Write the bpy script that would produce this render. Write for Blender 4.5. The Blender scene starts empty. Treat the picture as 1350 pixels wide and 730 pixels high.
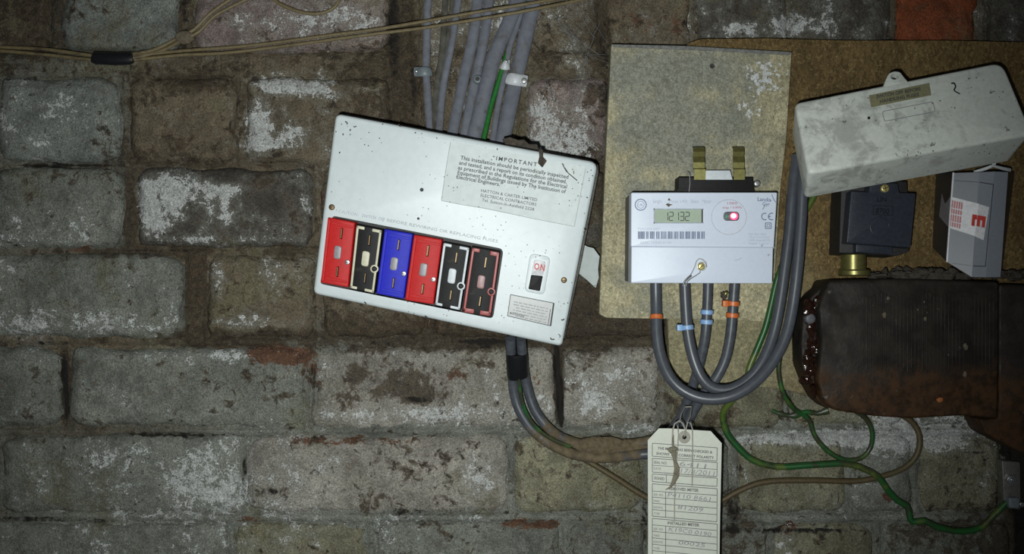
import bpy, math, random
import numpy as np
from mathutils import Vector
from mathutils.geometry import tessellate_polygon

random.seed(7)
SC = bpy.context.scene
COL = SC.collection

# ------------------------------------------------------------------ camera, flash, world, exposure
S, D, Z0 = 0.00066, 0.85, 1.5            # metres per photo pixel on the wall, camera distance, lens height
cam = bpy.data.cameras.new('camera'); cam.sensor_width = 36; cam.lens = 36 * D / (1350 * S)
cam.clip_start = 0.01
camo = bpy.data.objects.new('camera', cam); COL.objects.link(camo)
camo.location = (0, -D, Z0); camo.rotation_euler = (math.pi / 2, 0, 0)
SC.camera = camo

wd = bpy.data.worlds.new('dark_cupboard'); SC.world = wd; wd.use_nodes = True
wd.node_tree.nodes['Background'].inputs[0].default_value = (0.75, 0.85, 1, 1)
wd.node_tree.nodes['Background'].inputs[1].default_value = 0.022

fl = bpy.data.lights.new('phone_flash', 'SPOT')          # the phone's flash beside the lens: a soft-edged cone
fl.energy = 22; fl.color = (0.94, 1.0, 0.98); fl.spot_size = math.radians(81); fl.spot_blend = 1.0
fl.shadow_soft_size = 0.006
flo = bpy.data.objects.new('phone_flash', fl); COL.objects.link(flo)
flo.location = (-0.02, -D, Z0 - 0.032)
flo.rotation_euler = (math.radians(90 + 3.0), 0, math.radians(2.6))

vs = SC.view_settings
vs.view_transform = 'Standard'; vs.look = 'None'; vs.gamma = 1; vs.use_curve_mapping = False
vs.exposure = 0.0

# ------------------------------------------------------------------ measuring: photo pixel at a depth -> world
def W(px, py, d=0.0):
    k = S * (D - d) / D
    return Vector(((px - 675) * k, -d, (365 - py) * k + Z0))

class PF:
    """plane through three (px, py, depth) points; p(px,py,h) = point on the plane raised h along its normal"""
    def __init__(s, a, b, c):
        A, B, C = W(*a), W(*b), W(*c)
        n = (B - A).cross(C - A).normalized()
        if n.y > 0: n = -n
        s.A, s.n = A, n
    def p(s, px, py, h=0.0):
        o = Vector((0, -D, Z0)); r = W(px, py, 0) - o
        t = (s.A - o).dot(s.n) / r.dot(s.n)
        return o + r * t + s.n * h

def flat(d): return PF((0, 0, d), (100, 0, d), (0, 100, d))

# ------------------------------------------------------------------ objects
ORIG = {}
def thing(name, label, cat, at, group=None):
    o = bpy.data.objects.new(name, None); COL.objects.link(o); o.empty_display_size = 0.02
    o.location = at; ORIG[o] = Vector(at)
    o['label'] = label; o['category'] = cat
    if group: o['group'] = group
    return o

def tag(o, label, cat, group=None):
    o['label'] = label; o['category'] = cat
    if group: o['group'] = group
    return o

class MB:
    def __init__(s): s.v, s.f, s.m = [], [], []
    def add(s, v, f, mi=0):
        b = len(s.v); s.v += [Vector(x) for x in v]
        s.f += [[i + b for i in q] for q in f]; s.m += [mi] * len(f)
    def build(s, name, mats, parent=None, ang=40, label=None, origin=None):
        po = ORIG.get(parent, Vector((0, 0, 0)))
        if origin is None:
            origin = po if parent else sum(s.v, Vector()) / len(s.v)
        me = bpy.data.meshes.new(name)
        me.from_pydata([x - origin for x in s.v], [], s.f)
        mats = mats if isinstance(mats, (list, tuple)) else [mats]
        for m in mats: me.materials.append(m)
        if len(mats) > 1: me.polygons.foreach_set('material_index', s.m)
        me.polygons.foreach_set('use_smooth', [True] * len(me.polygons))
        me.set_sharp_from_angle(angle=math.radians(ang))
        me.validate(); me.update()
        o = bpy.data.objects.new(name, me); COL.objects.link(o)
        o.location = origin - po; o.parent = parent; ORIG[o] = Vector(origin)
        if label: o['label'] = label
        return o

# outlines, all in photo pixels
def rpoly(pts, r, n=4):
    out = []; N = len(pts); rr = r if isinstance(r, (list, tuple)) else [r] * N
    for i in range(N):
        p = Vector(pts[i]); a = (Vector(pts[i - 1]) - p); b = (Vector(pts[(i + 1) % N]) - p)
        if rr[i] <= 0: out.append(tuple(p)); continue
        q = min(rr[i], a.length * .45, b.length * .45)
        s, e = p + a.normalized() * q, p + b.normalized() * q
        for k in range(n + 1):
            t = k / n
            out.append(tuple((1 - t) ** 2 * s + 2 * t * (1 - t) * p + t * t * e))
    return out
def rect(x0, y0, x1, y1): return [(x0, y0), (x1, y0), (x1, y1), (x0, y1)]
def circ(x, y, r, n=20, ry=None): return [(x + r * math.cos(k * 2 * math.pi / n), y + (ry or r) * math.sin(k * 2 * math.pi / n)) for k in range(n)]
def inset(pts, q):
    N = len(pts); out = []
    ar = sum(pts[i - 1][0] * pts[i][1] - pts[i][0] * pts[i - 1][1] for i in range(N))
    sg = 1 if ar > 0 else -1
    for i in range(N):
        p = Vector(pts[i]); a = Vector(pts[i - 1]); b = Vector(pts[(i + 1) % N])
        e1 = (p - a); e2 = (b - p)
        if e1.length < 1e-6 or e2.length < 1e-6: out.append(tuple(p)); continue
        e1.normalize(); e2.normalize()
        n1 = Vector((-e1.y, e1.x)) * sg; n2 = Vector((-e2.y, e2.x)) * sg
        m = n1 + n2
        if m.length < 1e-3: m = n1
        m.normalize(); m /= max(.5, m.dot(n1))
        out.append(tuple(p + m * q))
    return out
def quad(c, a, b):
    """point at fractions a (along the top edge) and b (down) of a four-cornered outline"""
    t = Vector(c[0]).lerp(Vector(c[1]), a); u = Vector(c[3]).lerp(Vector(c[2]), a)
    return tuple(t.lerp(u, b))
def sub(c, a0, b0, a1, b1): return [quad(c, a0, b0), quad(c, a1, b0), quad(c, a1, b1), quad(c, a0, b1)]

def prism(mb, F, out, h0, h1, bev=0.0, bh=None, seg=3, holes=(), hd=None, mi=0, back=True, rear=None):
    """solid with this outline on frame F from height h0 to h1, front edge rounded by bev pixels, optional holes sunk to hd"""
    if bh is None: bh = bev * S
    N = len(out); V = []; Fc = []
    rings = [(rear or out, h0)]
    if bev > 0:
        for k in range(seg + 1):
            t = k / seg * math.pi / 2
            rings.append((inset(out, bev * (1 - math.cos(t))), h1 - bh * (1 - math.sin(t))))
    else: rings.append((out, h1))
    for o, h in rings: V += [F.p(x, y, h) for x, y in o]
    for k in range(len(rings) - 1):
        for i in range(N):
            j = (i + 1) % N
            Fc.append([k * N + i, k * N + j, (k + 1) * N + j, (k + 1) * N + i])
    top = rings[-1][0]; base = (len(rings) - 1) * N
    idx = list(range(base, base + N)); loops = [[Vector((x, y, 0)) for x, y in top]]
    for hl in holes:
        b = len(V); V += [F.p(x, y, h1) for x, y in hl]; idx += list(range(b, b + len(hl)))
        loops.append([Vector((x, y, 0)) for x, y in hl])
        b2 = len(V); V += [F.p(x, y, hd if hd is not None else h0) for x, y in hl]
        for i in range(len(hl)):
            j = (i + 1) % len(hl); Fc.append([b + i, b + j, b2 + j, b2 + i])
    for t in tessellate_polygon(loops): Fc.append([idx[i] for i in t])
    if back and not (holes and hd is not None and abs(hd - h0) < 1e-6):
        for t in tessellate_polygon([[Vector((x, y, 0)) for x, y in out]]): Fc.append(list(t)[::-1])
    mb.add(V, Fc, mi)
    return mb

def spline(pts, step=6):
    P = [np.array(p, float) for p in pts]; P = [2 * P[0] - P[1]] + P + [2 * P[-1] - P[-2]]
    out = []
    for i in range(1, len(P) - 2):
        a, b, c, d = P[i - 1:i + 3]
        n = max(2, int(np.linalg.norm((c - b)[:2]) / step))
        for k in range(n):
            t = k / n
            out.append(.5 * (2 * b + (c - a) * t + (2 * a - 5 * b + 4 * c - d) * t * t + (3 * b - a - 3 * c + d) * t ** 3))
    out.append(P[-2]); return out

def tube(mb, wp, r, n=12, flatten=1.0, mi=0, jit=0.0):
    """swept tube along world points; r a number or one per point; flatten < 1 squashes it towards the wall"""
    N = len(wp); V = []; Fc = []
    for i in range(N):
        t = (wp[min(i + 1, N - 1)] - wp[max(i - 1, 0)]).normalized()
        up = Vector((0, -1, 0)); up = (up - t * up.dot(t))
        if up.length < .05: up = Vector((1, 0, 0)) - t * t.x
        up.normalize(); sd = t.cross(up)
        q = r[i] if hasattr(r, '__len__') else r
        if jit: q *= 1 + random.uniform(-jit, jit)
        for k in range(n):
            a = 2 * math.pi * k / n
            V.append(wp[i] + sd * (q * math.cos(a)) + up * (q * flatten * math.sin(a)))
    for i in range(N - 1):
        for k in range(n):
            l = (k + 1) % n
            Fc.append([i * n + k, i * n + l, (i + 1) * n + l, (i + 1) * n + k])
    Fc.append(list(range(n))[::-1]); Fc.append(list(range((N - 1) * n, N * n)))
    mb.add(V, Fc, mi)

def ptube(mb, pts, rpx, n=12, flatten=1.0, step=6, mi=0, jit=0.0):
    q = spline(pts, step)
    tube(mb, [W(*p) for p in q], [rpx * S * (D - p[2]) / D for p in q], n, flatten, mi, jit)

def ball(mb, c, rx, ry, rz, n=10, m=6, mi=0, jit=0):
    V = []; Fc = []
    for i in range(m + 1):
        t = math.pi * i / m
        for k in range(n):
            a = 2 * math.pi * k / n; j = 1 + random.uniform(-jit, jit)
            V.append(c + Vector((rx * math.sin(t) * math.cos(a) * j, ry * math.sin(t) * math.sin(a) * j, rz * math.cos(t) * j)))
    for i in range(m):
        for k in range(n):
            l = (k + 1) % n; Fc.append([i * n + k, (i + 1) * n + k, (i + 1) * n + l, i * n + l])
    mb.add(V, Fc, mi)

def text(mb, F, s, a, b, cap, h, bold=0.0, spacing=1.0, up=None, mi=0, slant=0.0):
    """lettering with its baseline from pixel a to pixel b, capitals cap pixels tall, h above frame F"""
    cu = bpy.data.curves.new('t', 'FONT'); cu.body = s; cu.resolution_u = 2; cu.offset = bold; cu.space_character = spacing
    ob = bpy.data.objects.new('t', cu); me = bpy.data.meshes.new_from_object(ob)
    xs = [v.co.x for v in me.vertices]
    if xs:
        x0, w = min(xs), max(1e-6, max(xs) - min(xs))
        A, B = Vector(a), Vector(b); e = B - A
        U = Vector(up).normalized() if up else Vector((e.y, -e.x)).normalized()
        V = []
        for v in me.vertices:
            f = (v.co.x - x0) / w; g = v.co.y / 0.69 * cap
            q = A + e * f + U * g + e.normalized() * slant * g
            V.append(F.p(q.x, q.y, h))
        mb.add(V, [list(p.vertices) for p in me.polygons], mi)
    bpy.data.meshes.remove(me); bpy.data.objects.remove(ob); bpy.data.curves.remove(cu)

def line(mb, F, a, b, w, h, mi=0):
    A, B = Vector(a), Vector(b); e = (B - A).normalized(); n = Vector((-e.y, e.x)) * w / 2
    mb.add([F.p(*(A + n), h), F.p(*(B + n), h), F.p(*(B - n), h), F.p(*(A - n), h)], [[0, 1, 2, 3]], mi)
def pline(mb, F, pts, w, h, mi=0):
    for a, b in zip(pts, pts[1:]): line(mb, F, a, b, w, h, mi)
def frame_line(mb, F, q, w, h, mi=0): pline(mb, F, list(q) + [q[0]], w, h, mi)

# ------------------------------------------------------------------ materials
class NT:
    def __init__(s, name):
        s.m = bpy.data.materials.new(name); s.m.use_nodes = True
        s.t = s.m.node_tree; s.b = s.t.nodes['Principled BSDF']
        s.pos = s.t.nodes.new('ShaderNodeNewGeometry').outputs['Position']
    def L(s, a, b): s.t.links.new(a, b)
    def put(s, sock, v):
        if isinstance(v, bpy.types.NodeSocket): s.L(v, sock)
        elif hasattr(v, '__len__') and len(v) == 3 and sock.type == 'RGBA': sock.default_value = (*v, 1)
        else: sock.default_value = v
    def noise(s, scale, detail=4, rough=.55, vec=None, dist=0):
        n = s.t.nodes.new('ShaderNodeTexNoise'); s.L(vec or s.pos, n.inputs['Vector'])
        n.inputs['Scale'].default_value = scale; n.inputs['Detail'].default_value = detail
        n.inputs['Roughness'].default_value = rough; n.inputs['Distortion'].default_value = dist
        return n.outputs['Fac']
    def voro(s, scale, vec=None, feature='F1', out='Distance'):
        n = s.t.nodes.new('ShaderNodeTexVoronoi'); n.feature = feature; s.L(vec or s.pos, n.inputs['Vector'])
        n.inputs['Scale'].default_value = scale
        return n.outputs[out]
    def scaled(s, x, y, z):
        n = s.t.nodes.new('ShaderNodeMapping'); s.L(s.pos, n.inputs['Vector']); n.inputs['Scale'].default_value = (x, y, z)
        return n.outputs[0]
    def math(s, op, a, b=0.0, c=0.0):
        n = s.t.nodes.new('ShaderNodeMath'); n.operation = op
        s.put(n.inputs[0], a); s.put(n.inputs[1], b); s.put(n.inputs[2], c)
        return n.outputs[0]
    def ramp(s, v, lo, hi, a=0.0, b=1.0):
        n = s.t.nodes.new('ShaderNodeMapRange'); n.interpolation_type = 'SMOOTHSTEP'
        s.put(n.inputs['Value'], v); n.inputs['From Min'].default_value = lo; n.inputs['From Max'].default_value = hi
        n.inputs['To Min'].default_value = a; n.inputs['To Max'].default_value = b
        return n.outputs[0]
    def mix(s, f, a, b, mode='MIX'):
        n = s.t.nodes.new('ShaderNodeMix'); n.data_type = 'RGBA'; n.blend_type = mode
        s.put(n.inputs[0], f); s.put(n.inputs[6], a); s.put(n.inputs[7], b)
        return n.outputs[2]
    def mul(s, c, f):
        n = s.t.nodes.new('ShaderNodeVectorMath'); n.operation = 'SCALE'
        s.put(n.inputs[0], c if isinstance(c, bpy.types.NodeSocket) else Vector(c)); s.put(n.inputs['Scale'], f)
        return n.outputs[0]
    def spot(s, px, py, d, r, soft=.5):
        """1 inside a patch about this photo pixel, 0 outside"""
        n = s.t.nodes.new('ShaderNodeVectorMath'); n.operation = 'DISTANCE'; s.L(s.pos, n.inputs[0])
        n.inputs[1].default_value = W(px, py, d)
        R = r * S
        return s.ramp(n.outputs['Value'], R * (1 - soft), R, 1, 0)
    def attr(s, name):
        n = s.t.nodes.new('ShaderNodeAttribute'); n.attribute_name = name
        return n
    def bump(s, v, strength, dist=.001):
        n = s.t.nodes.new('ShaderNodeBump'); n.inputs['Strength'].default_value = strength; n.inputs['Distance'].default_value = dist
        s.put(n.inputs['Height'], v); s.L(n.outputs[0], s.b.inputs['Normal'])
    def done(s, col, rough=.5, metal=0.0, spec=.5):
        s.put(s.b.inputs['Base Color'], col); s.put(s.b.inputs['Roughness'], rough)
        s.b.inputs['Metallic'].default_value = metal; s.b.inputs['Specular IOR Level'].default_value = spec
        return s.m

def mat(name, col, rough=.5, metal=0.0, dirt=None, dirt_amt=.3, dirt_scale=60, vary=.12, vscale=400, bump=0.0, bscale=500, specks=0.0, spec=.5):
    n = NT(name); c = n.mul(col, n.ramp(n.noise(vscale, 3), .25, .75, 1 - vary, 1 + vary))
    if dirt:
        a = n.noise(dirt_scale, 5, .65)
        c = n.mix(n.ramp(a, .72 - dirt_amt * .5, .95 - dirt_amt * .5), c, dirt)
    if specks:
        v = n.voro(260); g = n.noise(35, 2)
        c = n.mix(n.math('MULTIPLY', n.ramp(v, .10, .17, 1, 0), n.ramp(g, .62 - specks, .7 - specks)), c, (.05, .045, .035))
    if bump: n.bump(n.noise(bscale, 4), bump, .0006)
    return n.done(c, rough, metal, spec)

def masonry(name, bump):
    n = NT(name); base = n.attr('base').outputs['Color']
    sx = n.t.nodes.new('ShaderNodeSeparateColor'); n.L(n.attr('mask').outputs['Color'], sx.inputs[0])
    lime, soil, red = sx.outputs[0], sx.outputs[1], sx.outputs[2]; recess_shade = n.attr('mask').outputs['Alpha']
    a = n.noise(44, 6, .66, dist=.5); b = n.noise(170, 5, .7, dist=.4); c = n.noise(760, 4, .65); w = n.noise(24, 5, .62, dist=.6)
    off = n.t.nodes.new('ShaderNodeMapping'); n.L(n.pos, off.inputs['Vector']); off.inputs['Location'].default_value = (3.1, 1.7, 5.3)
    a2 = n.noise(40, 6, .68, off.outputs[0], .4); b2 = n.noise(120, 6, .72, off.outputs[0], .6); w2 = n.noise(15, 4, .6, off.outputs[0])
    def comb(*t):
        o = None
        for x, k in t:
            y = n.math('MULTIPLY', n.math('SUBTRACT', x, .5), k); o = y if o is None else n.math('ADD', o, y)
        return o
    def brk(m, jit, lo, hi): return n.ramp(n.math('ADD', m, jit), lo, hi)      # a painted amount broken up along its edge
    grain = n.ramp(c, .28, .72, .55, 1.45)
    col = n.mul(base, n.ramp(a, .28, .72, .62, 1.36))
    col = n.mix(n.ramp(w2, .5, .66, 0, .5), col, n.mul((.17, .155, .085), n.ramp(b, .3, .7, .6, 1.3)))                    # greenish yellow damp
    col = n.mix(n.math('MULTIPLY', n.ramp(b2, .5, .68, 0, .55), n.ramp(w, .42, .6)), col, (.125, .078, .05))              # rust tinge
    wash = brk(lime, comb((a2, 2.6), (b, 1.5)), .18, .72)
    col = n.mix(n.math('MULTIPLY', wash, .8), col, n.mix(.5, n.mul(base, 1.25), (.235, .24, .215)))
    col = n.mix(brk(red, comb((a, 2.2), (b, 1.5)), .5, .72), col, n.mul((.135, .068, .040), n.ramp(b, .3, .7, .6, 1.3)))
    col = n.mix(n.math('MULTIPLY', brk(soil, comb((a, 2.6), (b2, 2.0)), .40, .80), .88), col, n.mul((.060, .043, .026), n.ramp(b, .3, .7, .5, 1.6)))
    flake = brk(lime, comb((a2, 2.4), (b, 2.2), (c, 1.0)), .76, .96)
    col = n.mix(n.math('MULTIPLY', flake, .9), col, n.mul((.54, .54, .525), n.ramp(b, .3, .7, .72, 1.15)))
    col = n.mix(n.math('MULTIPLY', n.ramp(b2, .58, .66), n.ramp(a, .44, .54, 0, .85)), col, (.026, .021, .016))            # soot specks
    col = n.mul(col, grain)
    col = n.mix(n.ramp(n.voro(330), .08, .2, .5, 0), col, (.02, .017, .013))     # pits
    col = n.mix(n.math('MULTIPLY', n.ramp(n.voro(560), .07, .15, 1, 0), n.ramp(a2, .47, .57)), col, (.5, .5, .47))        # lime crumbs
    col = n.mix(brk(recess_shade, comb((b, 1.3), (a, .9)), .3, .6), col, (.016, .013, .010))                                       # shade painted near black into cracks and joints
    n.bump(comb((b, 1.0), (b2, .9), (c, .45)), bump, .0030)
    return n.done(col, n.ramp(b, .3, .7, .62, .9), 0, .4)

M_brick = masonry('old_brick', .85); M_mortar = masonry('lime_mortar', .95)

# ------------------------------------------------------------------ noise on grids
def vnoise(x, y, scale, seed, octs=4):
    out = np.zeros_like(x, float); amp = 1.0; tot = 0
    for o in range(octs):
        rg = np.random.RandomState(seed * 31 + o); T = rg.rand(256, 256)
        fx, fy = x / scale + 1000, y / scale + 1000
        ix, iy = np.floor(fx).astype(int), np.floor(fy).astype(int); u, v = fx - ix, fy - iy
        u = u * u * (3 - 2 * u); v = v * v * (3 - 2 * v)
        g = lambda i, j: T[i & 255, j & 255]
        out += amp * ((g(ix, iy) * (1 - u) + g(ix + 1, iy) * u) * (1 - v) + (g(ix, iy + 1) * (1 - u) + g(ix + 1, iy + 1) * u) * v)
        tot += amp; amp *= .5; scale /= 2
    return out / tot
def sm(e0, e1, x):
    t = np.clip((x - e0) / (e1 - e0), 0, 1); return t * t * (3 - 2 * t)

# ------------------------------------------------------------------ the wall: bricks in courses, mortar between
GREY = (.19, .195, .165); BLUE = (.195, .205, .185); BROWN = (.150, .118, .078); PINK = (.235, .18, .165)
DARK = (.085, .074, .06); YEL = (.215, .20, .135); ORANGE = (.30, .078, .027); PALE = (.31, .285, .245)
# rows: y0, y1 and bricks x0, x1, colour, lime, soil, red
ROWS = [
 (-255, -155, [(-300, -90, GREY, .2, .3, .1), (-80, 120, BROWN, .2, .3, .1), (132, 330, PINK, .2, .3, .2), (342, 640, BROWN, .2, .4, .1), (652, 960, BROWN, .2, .3, .2), (972, 1270, BROWN, .2, .4, .1), (1282, 1640, DARK, .2, .4, .1)]),
 (-143, -36, [(-300, -40, BROWN, .2, .3, .1), (-28, 210, GREY, .2, .3, .1), (222, 420, BROWN, .2, .3, .2), (432, 540, BROWN, .2, .4, .1), (560, 860, BROWN, .2, .4, .1), (872, 1120, PINK, .2, .4, .1), (1132, 1390, DARK, .2, .4, .1), (1402, 1640, DARK, .2, .4, .1)]),
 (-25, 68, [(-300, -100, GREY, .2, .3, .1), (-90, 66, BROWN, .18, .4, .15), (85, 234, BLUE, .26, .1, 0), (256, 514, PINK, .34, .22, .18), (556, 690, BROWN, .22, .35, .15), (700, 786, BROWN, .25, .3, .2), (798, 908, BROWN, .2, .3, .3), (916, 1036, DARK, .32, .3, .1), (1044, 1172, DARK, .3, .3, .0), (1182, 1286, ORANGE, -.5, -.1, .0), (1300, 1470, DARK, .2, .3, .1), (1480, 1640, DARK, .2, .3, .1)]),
 (104, 214, [(-300, -160, GREY, .2, .3, .1), (-150, -7, BLUE, .3, .2, 0), (1, 158, BLUE, .36, .12, 0), (174, 312, BROWN, .24, .3, .2), (324, 514, BROWN, .3, .3, .15), (552, 684, BROWN, .2, .3, .2), (694, 802, PINK, .34, .3, .2), (816, 1100, BROWN, .2, .4, .1), (1112, 1420, DARK, .2, .4, .1), (1432, 1640, DARK, .2, .4, .1)]),
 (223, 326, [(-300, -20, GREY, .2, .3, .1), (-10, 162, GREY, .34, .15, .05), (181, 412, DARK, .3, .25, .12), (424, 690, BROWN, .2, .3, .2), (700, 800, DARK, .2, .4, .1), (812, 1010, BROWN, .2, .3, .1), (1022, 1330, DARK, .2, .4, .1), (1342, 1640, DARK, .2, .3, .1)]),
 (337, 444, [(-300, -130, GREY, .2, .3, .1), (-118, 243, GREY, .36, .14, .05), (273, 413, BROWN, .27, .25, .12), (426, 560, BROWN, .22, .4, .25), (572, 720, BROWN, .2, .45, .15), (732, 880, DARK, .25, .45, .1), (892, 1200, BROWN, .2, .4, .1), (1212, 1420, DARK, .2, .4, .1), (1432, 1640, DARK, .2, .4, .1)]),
 (458, 562, [(-300, -90, GREY, .3, .2, .05), (-80, 81, GREY, .36, .14, .02), (92, 400, GREY, .36, .16, .08), (411, 732, PALE, .36, .2, .16), (742, 868, PALE, .38, .26, .1), (880, 1030, YEL, .3, .3, .1), (1042, 1190, YEL, .3, .25, .1), (1202, 1330, GREY, .3, .3, .1), (1342, 1640, DARK, .3, .3, .1)]),
 (575, 674, [(-300, -10, GREY, .3, .2, .05), (3, 318, GREY, .40, .12, .02), (327, 668, PALE, .36, .18, .1), (680, 846, YEL, .36, .2, .06), (858, 962, GREY, .34, .24, .1), (974, 1112, YEL, .32, .22, .08), (1120, 1200, GREY, .36, .24, .12), (1212, 1318, YEL, .28, .24, .1), (1336, 1640, DARK, .2, .3, .1)]),
 (690, 790, [(-300, -70, GREY, .3, .2, .05), (-58, 300, GREY, .32, .16, .05), (312, 484, YEL, .32, .22, .1), (496, 740, GREY, .34, .22, .16), (752, 850, GREY, .34, .3, .1), (862, 1010, GREY, .3, .4, .1), (1022, 1150, YEL, .3, .3, .12), (1162, 1330, GREY, .3, .38, .1), (1342, 1640, DARK, .3, .3, .1)]),
 (804, 905, [(-300, -10, GREY, .3, .2, .05), (2, 230, GREY, .3, .2, .05), (242, 560, YEL, .3, .2, .1), (572, 800, GREY, .3, .3, .1), (812, 1100, GREY, .3, .3, .1), (1112, 1400, DARK, .3, .3, .1), (1412, 1640, DARK, .3, .3, .1)]),
 (918, 1010, [(-300, 100, GREY, .3, .2, .05), (112, 400, GREY, .3, .2, .05), (412, 700, YEL, .3, .2, .1), (712, 1000, GREY, .3, .3, .1), (1012, 1300, GREY, .3, .3, .1), (1312, 1640, DARK, .3, .3, .1)]),
]
for r_ in ROWS:                                              # plain courses carried on past both sides of the picture
    q_ = 60 * (ROWS.index(r_) % 2)
    r_[2][:0] = [(-640, -500 + q_, GREY, .25, .25, .05), (-488 + q_, -312, BROWN, .2, .3, .1)]
    r_[2].extend([(1652, 1790 + q_, DARK, .2, .3, .1), (1802 + q_, 1990, GREY, .2, .3, .1)])
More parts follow.
